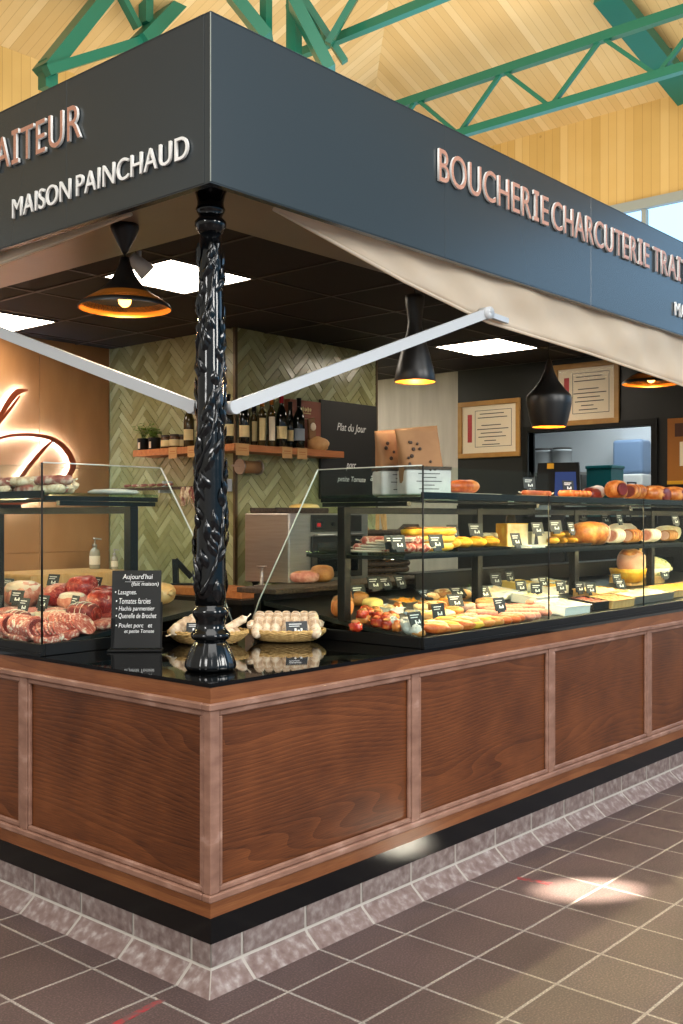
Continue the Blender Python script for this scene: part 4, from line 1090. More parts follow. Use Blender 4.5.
case('x', 1.125, XE-.02, [1.128, 2.11, 3.12, 4.13], [1.15, 2.16, 3.145, 4.15], 'glass display case on the right counter, filled with charcuterie and ready meals')
case('y', .955, YE-.02, [.958, 1.96, 2.97], [.985, 2.0, 3.0], 'glass display case of raw meat on the left counter')
# the carcass under both cases
m = MB(); m.prism([(.052, .052, .002), (XE-.02, .052, .002), (XE-.02, .94, .002), (.94, .94, .002), (.94, YE-.02, .002), (.052, YE-.02, .002)], (0, 0, .948))
tag(m.build('counter_carcass', M['blackm']), 'dark carcass behind the wooden counter front under the worktop', 'counter carcass')

# ================================================================== FOOD
def deck(px, py, side='x'):
    """point on the sloping case floor"""
    o = at(px, py, Z=1.03)
    lo, hi = .075, .80          # walk back from the glass until the sight line meets the floor of the case
    f = lambda d: (at(px, py, Y=d) if side == 'x' else at(px, py, X=d))
    for _ in range(30):
        d = (lo+hi)/2
        if f(d).z > 1.0005+.122*(d-.026): lo = d
        else: hi = d
    o = f(lo); o.z = 1.002+.122*(lo-.026)
    return o
def mid(px, y=.35): p = at(px, 540, Y=y); return Vector((p.x, y, 1.3415))
def topp(px, y=.40): p = at(px, 490, Y=y); return Vector((p.x, y, 1.5845))
POSTS = {'x': [1.15, 2.16, 3.145, 4.15], 'y': [.985, 2.0, 3.0]}
def clear(p, r):
    """step food aside where a case post would stand in it"""
    p = Vector(p)
    for ax, oth in ((0, 1), (1, 0)):
        for u in POSTS['xy'[ax]]:
            if p.z < 1.55 and abs(p[ax]-u) < r+.024 and abs(p[oth]-.445) < r+.024: p[oth] = .445-(r+.026) if p[oth] < .445 and p[oth] > .25 else .445+r+.026
    return p
def lie(t, p):
    if 1.0 < p.z < 1.15:
        if p.x > 1.12 and p.y < .93: orient(t, 'x', t.rotation_euler.z)
        elif p.y > .95 and p.x < .93: orient(t, 'y', t.rotation_euler.z)
def orient(t, side, rz):
    q = Matrix.Rotation(R(6.9), 3, 'X') if side == 'x' else Matrix.Rotation(-R(6.9), 3, 'Y')
    t.rotation_euler = (q @ Matrix.Rotation(rz, 3, 'Z')).to_euler(); return t
TILT = {'x': (R(6.9), 0, 0), 'y': (0, -R(6.9), 0)}

def lump(name, lab, cat, p, size, mat, amp=.12, freq=1.6, seed=0, rz=0, side=None, power=.85, fat=None, grp=None, extra=None):
    p = clear(p, max(size[0], size[1])*.85); p.z += .003
    t = thing(name, lab, cat, p, rz, grp); lie(t, p)
    m = MB(); m.blob(size, (0, 0, size[2]*.86), amp, freq, seed, 3, flatbase=.86, power=power); m.build('body' if not extra else extra, mat, t)
    if fat:
        m = MB(); m.blob((size[0]*.9, size[1]*.86, size[2]*.5), (0, size[1]*.06, size[2]*1.36), amp, freq*1.4, seed+5, 3, power=.9); m.build('fat_cap', fat, t)
    return t
def slab(name, lab, cat, p, L, W, H, mat, fatm, rz=0, seed=0, n=26):
    """cut of meat: red face inside a pale fat rim, irregular outline"""
    t = thing(name, lab, cat, p, rz)
    def outline(k):
        r = []
        for i in range(n):
            a = 2*PI*i/n; q = 1+.16*noise.noise(Vector((math.cos(a)*1.3+seed, math.sin(a)*1.3, seed*.7)))
            r.append((L/2*k*q*math.copysign(abs(math.cos(a))**.8, math.cos(a)), W/2*k*q*math.copysign(abs(math.sin(a))**.8, math.sin(a))))
        return r
    for nm, k, z0, z1, mt in (('fat_rim', 1, 0, H*.94, fatm), ('lean', .86, H*.942, H, mat)):
        m = MB(); o = outline(k)
        rows = [[m.b.verts.new((x*s, y*s, z)) for x, y in o] for s, z in ((.93, z0), (1, z0+(z1-z0)*.3), (1, z0+(z1-z0)*.75), (.95, z1))]
        for a, b in zip(rows, rows[1:]):
            for i in range(n): m.b.faces.new((a[i], a[(i+1) % n], b[(i+1) % n], b[i])).smooth = True
        m.b.faces.new(rows[0][::-1]); m.b.faces.new(rows[-1]); m.build(nm, mt, t)
    return t
def slices(name, lab, cat, p, n, r, step, th, mats, rz=0, lean=.5, squash=.85):
    """a joint cut in leaning overlapping slices; each slice is a part"""
    t = thing(name, lab, cat, p, rz)
    for i in range(n):
        m = MB(); N_ = 22; rows = []
        for s, x in ((.93, 0), (1, th*.25), (1, th*.8), (.95, th)):
            rows.append([m.b.verts.new((i*step+x+(math.sin(a)+1)*r*squash*lean*.5, r*s*math.cos(a)*(1+.08*noise.noise(Vector((math.cos(a)*2+i*.15, math.sin(a)*2, 3)))), r*squash*(1+s*math.sin(a)))) for a in [2*PI*k/N_ for k in range(N_)]])
        for a, b in zip(rows, rows[1:]):
            for k in range(N_): m.b.faces.new((a[k], a[(k+1) % N_], b[(k+1) % N_], b[k])).smooth = True
        m.mi = 1
        for rr, flip in ((rows[0], True), (rows[-1], False)):
            c = [m.b.verts.new(v.co.lerp(sum((w.co for w in rr), Vector())/N_, .16)) for v in rr]
            for k in range(N_): m.b.faces.new((rr[k], rr[(k+1) % N_], c[(k+1) % N_], c[k])).material_index = 0
            f = m.b.faces.new(c); f.material_index = 1
        m.build('slice', list(mats), t)
    return t
def sausage(name, lab, cat, p, L, r, mat, rz=0, bend=.0, grp=None, ties=True, pitch=0, roll=0):
    if 1.0 < p[2] < 1.15 and p[0] > 1.12 and p[1] < .93: p = Vector(p)+Vector((0, 0, .003))
    t = thing(name, lab, cat, p, rz, grp); lie(t, Vector(p))
    if pitch: t.rotation_euler = (0, pitch, rz)
    m = MB(); pts, rr = [], []
    for i in range(15):
        u = i/14; x = (u-.5)*L; e = min(u, 1-u)*L
        pts.append((x, bend*(1-(2*u-1)**2), r)); rr.append(r*min(1, max(.12, math.sqrt(max(0, 1-max(0, 1-e/(r*1.2))**2))))*(1+.05*math.sin(i*2.1+L*90)))
    m.tube(pts, rr, 14); m.build('casing', mat, t)
    if ties:
        m = MB()
        for s in (0, -1):
            q = Vector(pts[s]); d = -1 if s == 0 else 1; m.tube([q, q+Vector((d*.008, 0, .001)), q+Vector((d*.02, .004, .004))], [.003, .002, .0035], 6)
        m.build('string_tie', F['string'], t)
    return t
def tray(name, lab, p, L, W, H, mat, rz=0, fill=None, fill_name='filling', side='x', amp=.002):
    if side:
        p = Vector(p)
        for u in POSTS['x']:
            if abs(p.x-u) < L/2+.024 and abs(p.y-.445) < W/2+.024: p.y = .445+W/2+.036 if p.y > .36 else .445-W/2-.036
        p.z = 1.0035+.122*(p.y-.026)
    t = thing(name, lab, 'tray', p, rz)
    if side: t.rotation_euler = TILT[side]; t.rotation_euler[2] = rz
    m = MB(); w = .004
    m.box(-L/2, L/2, -W/2, W/2, 0, w)
    for a in ((-L/2, L/2, -W/2, -W/2+w), (-L/2, L/2, W/2-w, W/2), (-L/2, -L/2+w, -W/2+w, W/2-w), (L/2-w, L/2, -W/2+w, W/2-w)): m.box(*a, w, H)
    for a in ((-L/2-.006, L/2+.006, -W/2-.006, -W/2), (-L/2-.006, L/2+.006, W/2, W/2+.006)): m.box(*a, H-.004, H)
    m.build('dish', mat, t)
    if fill:
        m = MB(); nx, ny = 22, 14; g = []
        for i in range(nx+1):
            g.append([m.b.verts.new((-L/2+w+(L-2*w)*i/nx, -W/2+w+(W-2*w)*j/ny, H*.86+amp*3*noise.noise(Vector((i*.5, j*.5, L*40))))) for j in range(ny+1)])
        for a, b in zip(g, g[1:]):
            for j in range(ny): m.b.faces.new((a[j], a[j+1], b[j+1], b[j])).smooth = True
        m.build(fill_name, fill, t)
    return t
def card(p, near, side='x', w=.08, h=.058, rz=0, lean=-.28, lab=None):
    """slate price card on a little foot with chalk figures"""
    t = thing('price_card', lab or ('black price card '+near), 'price card', p)
    base = 0 if side == 'x' else -PI/2
    t.rotation_euler = (0, 0, base+rz)
    q = Matrix.Rotation(lean, 4, 'X')
    m = MB(); m.box(-w/2, w/2, -.0012, .0012, .012, .012+h); m.box(-w*.28, w*.28, -.003, .003, .0, .013); m.move(q); m.build('board', M['slate'], t)
    m = MB(); k = random.uniform(.6, .8)
    m.box(-w*.36, w*.36*k, -.0019, -.0013, .012+h*.74, .012+h*.80); m.box(-w*.36, w*.2*k, -.0019, -.0013, .012+h*.58, .012+h*.63)
    x = -w*.12
    for d in range(3): m.box(x, x+w*.09, -.0019, -.0013, .012+h*.18, .012+h*(.42 if d != 1 else .30)); x += w*.14
    m.move(q); m.build('chalk_figures', M['chalk'], t)
    return t

random.seed(5)
DL = lambda px, py: deck(px, py, 'y')
DR = lambda px, py: deck(px, py, 'x')
Q = PI/2
# ---- raw meat in the left case
orient(slices('sliced_joint', 'dark red sliced joint at the front glass, far left of the left case', 'meat', DL(13, 648), 5, .056, .022, .018, (F['pork'], F['darkbeef']), Q, 1.0), 'y', Q)
orient(slices('sliced_joint', 'row of dark red sliced veal beside the case corner, left of the glass seam', 'meat', DL(40, 652), 7, .056, .021, .017, (F['pork'], F['darkbeef']), Q, 1.0), 'y', Q)
orient(slices('pork_chops', 'fan of marbled pink pork chops just right of the glass seam', 'meat', DL(69, 645), 8, .046, .017, .012, (F['pork'], F['pork']), Q+.5, 1.5), 'y', Q+.5)
orient(slices('pork_chops', 'pale ribbed pork chops at the front, left of the chalk menu', 'meat', DL(104, 636), 8, .048, .018, .013, (F['pork'], F['pork']), Q+.2, 1.5), 'y', Q+.2)
def tied(p, L, r, mat, lab, rz):
    p = clear(p, r); p.z += .007; t = thing('tied_roast', lab, 'meat', p); orient(t, 'y', rz)
    m = MB(); m.blob((L/2, r, r*.92), (0, 0, r*.85), .07, 1.5, L*50, 3, flatbase=.9, power=.75); m.build('joint', mat, t)
    m = MB()
    for i in range(5):
        x = (i-2)*L*.17; k = math.sqrt(max(.2, 1-(2*x/L)**2*.7)); m.tube([(x, r*1.03*k*math.cos(a), r*.88+r*.98*k*math.sin(a)) for a in [2*PI*q/20 for q in range(21)]], .0018, 5, cap=False)
    m.build('string', F['string'], t)
    m = MB(); m.tube([(-L*.5, 0, r*.85), (-L*.488, 0, r*.85)], [r*.55, r*.62], 18); m.build('cut_face', F['beef'], t)
    return t
tied(DL(84, 627), .15, .052, F['darkbeef'], 'round dark red tied roast behind the pork chops in the left case', Q+.25)
tied(DL(57, 630), .15, .040, F['veal'], 'pale tied veal roast behind the glass seam of the left case', Q)
tied(DL(18, 630), .16, .042, F['darkbeef'], 'long dark tied roast in the second row at the far left', Q)
lump('beef_joint', 'bright red marbled beef joint with pale fat, right beside the chalk menu', 'meat', DL(103, 617), (.068, .062, .062), F['beef'], .12, seed=3, fat=None)
lump('pork_loin', 'pale pink pork loin in the middle row right of the glass seam', 'meat', DL(74, 611), (.085, .055, .045), F['veal'], .1, seed=4, rz=Q, fat=F['fat'])
lump('beef_joint', 'large red beef joint in the back row under the butcher block', 'meat', DL(84, 604), (.075, .07, .072), F['beef'], .15, seed=8)
lump('beef_joint', 'dark red beef joint behind the chalk menu edge in the back row', 'meat', DL(105, 606), (.06, .06, .05), F['darkbeef'], .15, seed=9)
lump('veal_joint', 'rosy veal joint in the back row directly behind the glass seam', 'meat', DL(60, 606), (.075, .06, .055), F['beef'], .12, seed=10, fat=F['veal'])
lump('veal_shank', 'big pale pink shank in the back row at the far left', 'meat', DL(18, 607), (.12, .08, .065), F['veal'], .16, seed=12, rz=Q, fat=F['fat'])
for k, (px, py, mt) in enumerate(((52, 619, 'pork'), (30, 619, 'beef'), (8, 618, 'pork'))):
    o = slab('rib_rack', ('red rib rack in the middle row just left of the seam', 'red rib rack in the middle row under the price cards', 'streaky rib rack in the middle row at the photo edge')[k], 'meat', DL(px, py), .15, .13, .04, F[mt], F['fat'], Q, k+2); orient(o, 'y', Q)
for k, (px, py) in enumerate(((70, 646), (118, 634))):
    o = slab('pork_belly', ('flat marbled pork belly against the end glass of the left case', 'flat marbled pork belly half hidden by the chalk menu')[k], 'meat', DL(px-6*k, py-6), .12, .09, .028, F['pork'], F['pork'], .4, k+7); orient(o, 'y', .4)
cl = [(17, 601, 'before the pale shank at the far left'), (62, 590, 'on the back row right of the glass seam'), (93, 584, 'on the big back row beef joint'), (106, 589, 'on the back row beside the chalk menu'), (6, 620, 'at the photo edge in the middle row'), (27, 615, 'between the two left rib racks'), (34, 624, 'leaning lower than its neighbour in the middle row'), (53, 621, 'right against the case corner seam'), (84, 622, 'on the round tied roast')]
for px, py, n in cl:
    p = DL(px, py); p.z += .045
    p.x -= .06
    card(p, n+' of the left case', 'y', rz=random.uniform(-.25, .25))
for k, (px, py, w, mt, n) in enumerate(((24, 641, .10, 'beef', 'red marbled steak in front of the long tied roast'), (52, 644, .09, 'darkbeef', 'dark steak right against the glass seam'), (86, 640, .10, 'beef', 'red marbled steak between the two fans of chops'), (98, 628, .11, 'pork', 'pink pork steak behind the ribbed chops'), (112, 622, .10, 'beef', 'red steak half hidden by the chalk menu'), (40, 628, .11, 'beef', 'red steak under the tied veal roast'), (70, 622, .12, 'beef', 'red steak behind the tied veal roast'), (5, 640, .10, 'pork', 'streaky pork steak at the photo edge'), (95, 613, .12, 'darkbeef', 'dark steak under the marbled beef joint'))):
    o = slab('raw_steak', n+', left case', 'meat', DL(px, py), w*1.25, w, .03, F[mt], F['pork'], Q+.3*(k % 3), k+13); orient(o, 'y', Q+.3*(k % 3))
t = thing('vacuum_pack', 'flat silvery vacuum pack on the end of the left case top', 'pack', (.44, 1.09, 1.5845), -.3)
m = MB(); m.blob((.10, .05, .012), (0, 0, .0105), .15, 3, 2, 3, flatbase=.86, power=.7); m.build('foil', F['paperw'], t)
m = MB(); m.blob((.05, .025, .004), (.01, 0, .0215), .2, 3, 2, 2); m.build('label', M['ink'], t)
# poultry at the end of the left case
for k, (px, py) in enumerate(((168, 606), (184, 602), (200, 606))):
    p = DL(px, py); p.y = max(p.y, 1.13); p.x = min(p.x, .72); t = thing('raw_chicken', ('golden raw chicken right of the chalk menu', 'golden raw chicken in the middle of three', 'golden raw chicken beside the column')[k], 'poultry', (p.x+.02, p.y+.02, p.z+.012), 2.9+.1*k)
    m = MB(); m.blob((.095, .066, .062), (0, 0, .056), .07, 1.6, k, 3, flatbase=.9); m.build('body', F['chicken'], t)
    for s in (-1, 1):
        m = MB(); m.tube([(.045, s*.050, .06), (.085, s*.045, .085), (.115, s*.028, .072)], [.026, .024, .010], 12); m.tube([(.115, s*.028, .072), (.145, s*.016, .090)], [.008, .010], 10); m.build('drumstick', F['chicken'], t)
        m = MB(); m.tube([(-.045, s*.058, .065), (-.01, s*.075, .06), (-.04, s*.07, .045)], [.014, .013, .006], 10); m.build('wing', F['chicken'], t)
    t.scale = (.74, .74, .8); lie(t, Vector((p.x, p.y, 1.1)))

# ---- dried sausage lying on top of the left case
for k in range(16):
    px = 1+(k % 9)*8.2+4*(k//9)
    p = at(px, 491, X=.20+.05*(k % 3)); p.z = 1.5845+.034*(k//9)
    sausage('dry_sausage', 'speckled dry sausage lying on top of the left case', 'sausage', p, .19, .020, F['dryred'] if k % 2 else F['dry'], Q+.35*random.uniform(-1, 1), .01, 'dry sausages heaped on the left case top')
t = thing('wrapped_bag', 'crumpled clear bag of dried sausage ends on the left case top under the monogram', 'bag', (.42, at(62, 490, X=.42).y, 1.605), 0)
m = MB(); m.blob((.05, .10, .028), (0, 0, .024), .2, 3, 4, 3, flatbase=.85); m.build('bag_film', F['dry'], t)
m = MB(); m.blob((.022, .03, .010), (-.038, .055, .036), .1, seed=2); m.build('red_label', M['ribbon'], t)

# ---- open corner of the worktop: chalk menu and two baskets
pm = Vector((.44, .895, .9675)); pm = at(135.5, 651, Z=.9675)
t = thing('chalk_menu', 'small chalk menu board standing on the black worktop left of the column', 'menu board', pm, -.80)
th = R(-7)
m = MB(); m.box(-.096, .096, -.004, .004, .010, .315, .002); m.move(Matrix.Rotation(th, 4, 'X')); m.build('board', M['boardblack'], t)
m = MB(); m.box(-.105, .105, -.035, .035, 0, .008, .002); m.beam((-.09, .0, .004), (-.09, .0, .13), .008, .008); m.beam((.098, .005, .004), (.098, .02, .19), .008, .008); m.build('stand', M['blackm'], t)
def mpl(u0, v0): return lambda u, v, d: Matrix.Rotation(th, 3, 'X') @ Vector((u0+u, -.0043-d, v0+v))
for s, u0, v0, w, h in (('Aujourd\'hui', -.055, .275, .115, .026), ('(fait maison)', -.02, .250, .105, .02), ('\u2022 Lasagnes.', -.085, .215, .085, .024), ('\u2022 Tomates farcies', -.08, .184, .135, .022), ('\u2022 Hachis parmentier', -.08, .152, .15, .022), ('\u2022 Quenelle de Brochet', -.08, .124, .158, .023), ('\u2022 Poulet porc   et', -.08, .086, .142, .022), ('et petite Tomate', -.045, .066, .115, .018)):
    text_part(s, t, w, h, M['chalk'], mpl(u0, v0), 'chalk_line', .12)
m = MB(); m.box(-.045, .03, -.0052, -.0043, .2695, .2705); m.move(Matrix.Rotation(th, 4, 'X')); m.build('chalk_underline', M['chalk'], t)

def basket(p, lab, a, b, h, rz):
    t = thing('wicker_basket', lab, 'basket', p, rz)
    def ell(k, z, ph=0, n=44, wob=0): return [((a*k+wob*math.cos(i*PI))*math.cos(2*PI*i/n+ph), (b*k+wob*math.cos(i*PI))*math.sin(2*PI*i/n+ph), z) for i in range(n+1)]
    m = MB(); rings = 9
    for q in range(rings):
        s = q/(rings-1); m.tube(ell(.62+.38*s**.7, .007+(h-.014)*s**1.25, .07*(q % 2), wob=.0022*(1 if q % 2 else -1)), .0052, 6, cap=False)
    m.prism([(x, y, .004) for x, y, z in ell(.62, 0)[:-1]], (0, 0, .006)); m.build('weave', M['wicker'], t)
    m = MB()
    for q in (0, 1): m.tube([(a*1.02*math.cos(i*2*PI/80), b*1.02*math.sin(i*2*PI/80), h+.005*math.sin(i*PI/2.5+q*PI)) for i in range(81)], .0055, 6, cap=False)
    m.build('braided_rim', M['wicker'], t)
    return t
pb = at(293, 634, Z=.9675); RZ = math.atan2(RGT.y, RGT.x)
bR = Vector((.968, .608, .9675)); basket(bR, 'oval wicker basket of white sausages with a price card, right of the column', .158, .105, .046, RZ)
bL = Vector((.690, .790, .9675)); basket(bL, 'oval wicker basket of dry sausages partly behind the column', .160, .105, .050, RZ)
def inb(b, u, v, z): q = b+RGT*u+Vector((FWD.x, FWD.y, 0))*v; return Vector((q.x, q.y, b.z+z))
random.seed(9)
names = ['first', 'second', 'third', 'fourth', 'fifth', 'sixth', 'seventh']
for k in range(7):
    u = -.115+.038*k
    t = sausage('tied_sausage', names[k]+' from the left of the plump tied white sausages standing in the right basket', 'sausage', inb(bR, u, -.022+.012*(k % 2), .058), .135, .0235, F['dry'], 0, ties=False, grp=None)
    t.rotation_euler = (0, -.85, math.atan2(FWD.y, FWD.x)+random.uniform(-.15, .15)+.05*(k-3))
    m = MB()
    for x in (-.04, -.02, 0, .02, .04): m.tube([(x, .0236*math.cos(a), .023+.0236*math.sin(a)) for a in [2*PI*q/14 for q in range(15)]], .0013, 5, cap=False)
    m.tube([(.045-.012*i, 0, .0475-.0012*abs(i-3)) for i in range(8)], .0013, 5); m.build('netting', F['string'], t)
for k, (u, v, z, rz) in enumerate(((-.06, .055, .055, .2), (.03, .06, .055, -.1), (-.125, .0, .05, 1.2), (.12, .02, .045, 1.1))):
    sausage('dry_sausage', 'white bloomed dry sausage lying under the tied ones in the right basket', 'sausage', inb(bR, u, v, z), .13, .021, F['dry'], RZ+rz, .01, 'loose sausages in the right basket')
p = inb(bR, .05, -.092, .030); card(p, 'stuck in the front rim of the right wicker basket', 'x', .092, .052, rz=-.55, lean=-.35)
for k, (u, v, z, rz, pit, lab) in enumerate(((-.09, -.03, .05, .6, -.5, 'short white sausage in its net, at the left end of the left basket'), (-.055, .0, .055, .9, -.6, 'white papery sausage left of the column in the left basket'), (.03, .01, .05, .7, -.55, 'mottled sausage just right of the column in the left basket'), (.085, -.01, .045, .35, -.5, 'slender string tied sausage at the right end of the left basket'))):
    t = sausage('dry_sausage', lab, 'sausage', inb(bL, u, v, z), (.12, .13, .14, .20)[k], (.027, .03, .024, .017)[k], F['dry'], RZ+rz, .01); t.rotation_euler = (0, pit, RZ+rz)
for k in range(5):
    sausage('dry_sausage', 'dry sausage lying at the bottom of the left basket', 'sausage', inb(bL, -.10+.05*k, .02*(k % 2)-.01, .022), .12, .022, F['dryred'] if k % 2 else F['dry'], RZ+1.3, .0, 'bottom layer of the left basket')
card(inb(bL, -.045, -.09, .045), 'in the left basket against the column', 'x', .07, .04, rz=-.9, lean=-.4)
t = lump('parsley_sprig', 'small green sprig tucked in the left basket right of the column', 'sprig', inb(bL, .04, .0, .108), (.015, .015, .013), M['leafd'], .5, 4, 3, extra='leaf_cluster')
m = MB(); m.tube([(0, 0, .006), (.012, .004, -.01)], .0025, 6); m.build('stalk', M['leafd'], t)

# ---- right case, lower deck
def row(name, labf, cat, pts, maker):
    for k, (px, py) in enumerate(pts): maker(k, DR(px, py), labf(k))
random.seed(12)
# pepper and tomato skewers close to the end glass
sk = [(356, 632), (364, 629), (372, 632), (381, 634), (360, 624), (369, 622), (378, 625), (387, 628), (352, 625), (366, 616), (376, 617), (392, 622), (398, 612)]
for k, (px, py) in enumerate(sk):
    p = DR(px, py); mt = F['tomato'] if k % 5 not in (3, ) and k < 10 else F['salmon']
    t = thing('stuffed_pepper', 'glossy red and orange stuffed pepper piece near the end glass of the right case', 'stuffed pepper', (p.x, p.y, p.z+(.018 if 3 < k < 8 else 0)), random.uniform(0, 3), 'heap of stuffed peppers by the end glass')
    m = MB(); m.blob((.029, .021, .021), (0, 0, .019), .3, 2.2, k, 3, flatbase=.9, power=.8); m.build('pepper', mt, t)
    m = MB(); m.blob((.018, .017, .009), (.003, 0, .039), .25, 3, k+4, 2); m.build('stuffing', F['choriz'] if k % 2 else F['crust'], t)
for k, (px, py, s) in enumerate(((398, 637, .030), (404, 632, .028), (393, 630, .026), (408, 640, .024))):
    t = lump('paper_parcel', ('large crumpled white paper parcel', 'crumpled white paper parcel set behind', 'smaller white paper parcel beside the peppers', 'small white paper parcel at the corner seam')[k]+' in the right case corner', 'parcel', DR(px, py), (s, s*.9, s*1.0), F['paperw'], .3, 2.5, k, extra='wrap')
    m = MB(); m.blob((s*.5, s*.5, s*.28), (0, 0, s*1.8), .3, 3, k, 2); m.build('twist', F['paperw'], t)
lump('pate_toast', 'orange crusted toast at the front corner of the right case', 'toast', DR(415, 643), (.036, .026, .014), F['crust'], .1, seed=3, fat=F['salmon'])
lump('cheese_wedge', 'yellow cheese wedge behind the peppers', 'cheese', DR(372, 611), (.05, .035, .03), F['cheese'], .06, seed=2, power=.6, fat=F['yellow'])
tray('salad_tray', 'low tray of orange grated carrot behind the paper parcels', DR(405, 607), .14, .10, .03, M['steel'], .1, F['carrot'], 'grated_carrot', amp=.008)
tray('salad_tray', 'pale dish of creamed celery between peppers and corner seam', DR(388, 613), .12, .09, .028, M['white'], .1, F['cream'], 'creamed_celery', amp=.005)
lump('smoked_fish', 'flat fish under pale blue film beside the corner seam', 'fish', DR(413, 616), (.055, .03, .012), F['bluew'], .1, seed=6, fat=F['cream'])
# brown loaves left, between basket and end post, and behind
for k, (px, py, sz, mt) in enumerate(((305, 616, (.075, .035, .032), 'pinks'), (322, 612, (.06, .05, .045), 'crust'), (335, 620, (.05, .06, .05), 'salmon'), (357, 606, (.055, .04, .035), 'crust'))):
    p = DR(px, py); p = Vector((max(p.x, 1.21), p.y, p.z)) if px > 330 else at(px, py+10, Y=1.06); 
    if px <= 330: p.z = 1.1655
    lump('crusted_pate', ('pinkish sausage log seen over the right basket', 'golden crusted loaf seen over the right basket', 'orange glazed loaf beside the end post of the right case', 'brown loaf behind the end post of the right case')[k], 'pate', p, sz, F[mt], .1, seed=k, rz=RZ, fat=F['crust'])
# orange fillets, sausages
for k, (px, py, rz) in enumerate(((437, 640, .1), (452, 634, .5), (463, 638, .25), (472, 630, .3), (483, 633, .15), (492, 628, .1))):
    mt = ('choriz', 'salmon', 'choriz', 'yellow', 'salmon', 'ham')[k]
    t = lump('marinated_fillet', ('dark glazed fillet at the case corner', 'bright orange fillet lying across, second from the corner', 'deep orange fillet at the front glass', 'yellow marinated fillet behind the orange ones', 'orange marinated fillet in the fourth place', 'brown fillet next to the pink sausages')[k], 'fillet', DR(px, py), (.075, .030, .021), F[mt], .16, 2.2, seed=k, rz=-.35-rz)
    m = MB(); m.blob((.060, .022, .009), (0, 0, .033), .3, 4, k, 3); m.build('marinade', F['salmon'] if mt != 'salmon' else F['yellow'], t)
more = [(432, 632, 'salmon'), (444, 628, 'crust'), (455, 626, 'yellow'), (466, 628, 'salmon'), (441, 620, 'cream'), (452, 617, 'salmon'), (430, 622, 'bread'), (463, 612, 'cooked'), (474, 607, 'bread'), (484, 603, 'cooked'), (447, 608, 'crust'), (425, 612, 'cream')]
for k, (px, py, mt) in enumerate(more):
    t = lump('stuffed_fillet', ('orange', 'brown', 'yellow', 'bright orange', 'creamy', 'rusty orange', 'beige', 'rosy', 'bread coloured', 'pale rosy', 'toasted', 'cream topped')[k]+' stuffed fillet '+('in the second row behind the glazed fillet', 'in the second row near the seam', 'in the second row, third along', 'in the second row, fourth along', 'in the third row near the seam', 'in the third row', 'in the third row by the corner', 'in the fourth row by the second post', 'behind the second post', 'left of the back gratin tray', 'in the fourth row', 'in the fourth row by the corner')[k], 'fillet', DR(px, py), (.070, .030, .024), F[mt], .2, 2.4, k+30, -.6+.25*(k % 3))
    m = MB(); m.blob((.052, .020, .009), (0, 0, .037), .3, 4, k, 3); m.build('garnish', (F['salad'], F['carrot'], F['crust'])[k % 3], t)
n = 0
for k, (px, py) in enumerate(((500, 627), (508, 624), (515, 626), (523, 621), (531, 622), (540, 617), (504, 617), (512, 614), (520, 612), (529, 613), (537, 608), (545, 610), (477, 618), (486, 612), (494, 616), (468, 622), (482, 624), (488, 619), (511, 621), (519, 617), (527, 617), (535, 613), (498, 611))):
    mt = 'choriz' if k in (0, 1, 2) else 'pinks'
    sausage('fresh_sausage', ('short orange spiced sausage in the pile at the front glass' if mt == 'choriz' else 'pink fresh sausage in the pile behind the front glass'), 'sausage', DR(px, py), .125, .0175, F[mt], -.45+random.uniform(-.25, .25), .012, 'orange spiced sausages' if mt == 'choriz' else 'pink fresh sausages', ties=False)
# pale rolls and pates in the left back rows
for k, (px, py, s) in enumerate(((430, 604, 'bread'), (442, 600, 'crust'), (452, 606, 'bread'), (462, 600, 'bread'), (437, 613, 'crust'))):
    lump('rillette_pot', ('beige pate roll nearest the corner seam', 'brown pate roll in the back row', 'beige pate roll in the middle', 'beige pate roll beside the second post', 'brown pate roll in front of the beige ones')[k]+', lower deck', 'pate', DR(px, py), (.06, .035, .028), F[s], .1, seed=k+20, fat=F['cream'])
for k, (px, py) in enumerate(((468, 596), (476, 599))):
    t = lump('radish', 'red radish by the second post on the lower deck', 'radish', DR(px, py), (.022, .022, .022), F['tomato'], .04, seed=k, grp='radishes', extra='root')
    m = MB(); m.tube([(0, 0, .038), (.004, .002, .06)], .003, 6); m.build('stalk', M['leafd'], t)
# trays further right
tr = [(492, 598, .26, .15, 'white', 'cream', 'white tray of pale gratin behind the fresh sausages'), (520, 590, .20, .12, 'cheese', 'cheese', 'yellow block tray in the back row between two posts'),
      (534, 603, .22, .15, 'white', 'cream', 'white tray of creamy potato gratin left of the second seam'), (562, 612, .26, .17, 'white', 'cream', 'large white tray at the front right of the second seam'),
      (588, 608, .17, .15, 'black', 'hamcut', 'black tray right of the large white tray'), (565, 596, .24, .14, 'white', 'yellow', 'tray of golden gratin behind the large white tray'), (600, 598, .34, .16, 'block', 'cream', 'wide wooden tray of pale gratin before the third post'),
      (548, 588, .18, .12, 'white', 'cheese', 'cheese tray in the back row by the second seam'), (640, 600, .55, .16, 'steel', 'cream', 'long steel tray of pale salad along the right front glass'), (655, 586, .50, .15, 'block', 'yellow', 'long golden tray behind the steel tray at the right edge'), (676, 594, .55, .16, 'block', 'yellow', 'golden gratin tray at the front glass of the right photo edge'), (612, 606, .26, .13, 'block', 'crust', 'browned gratin tray at the front glass left of the third seam')]
for px, py, L, W, mt, fl_, lab in tr:
    mat = {'white': M['white'], 'cheese': F['cheese'], 'black': M['blackm'], 'block': M['block'], 'steel': M['steel']}[mt]
    tray('gratin_tray', lab, DR(px, py), L, W, .045, mat, 0, F[fl_], 'gratin', amp=.004)
p = DR(628, 585)
t = thing('salad_bowl', 'orange bowl holding a cooked ham joint behind the third seam', 'bowl', p); t.location.z += .014
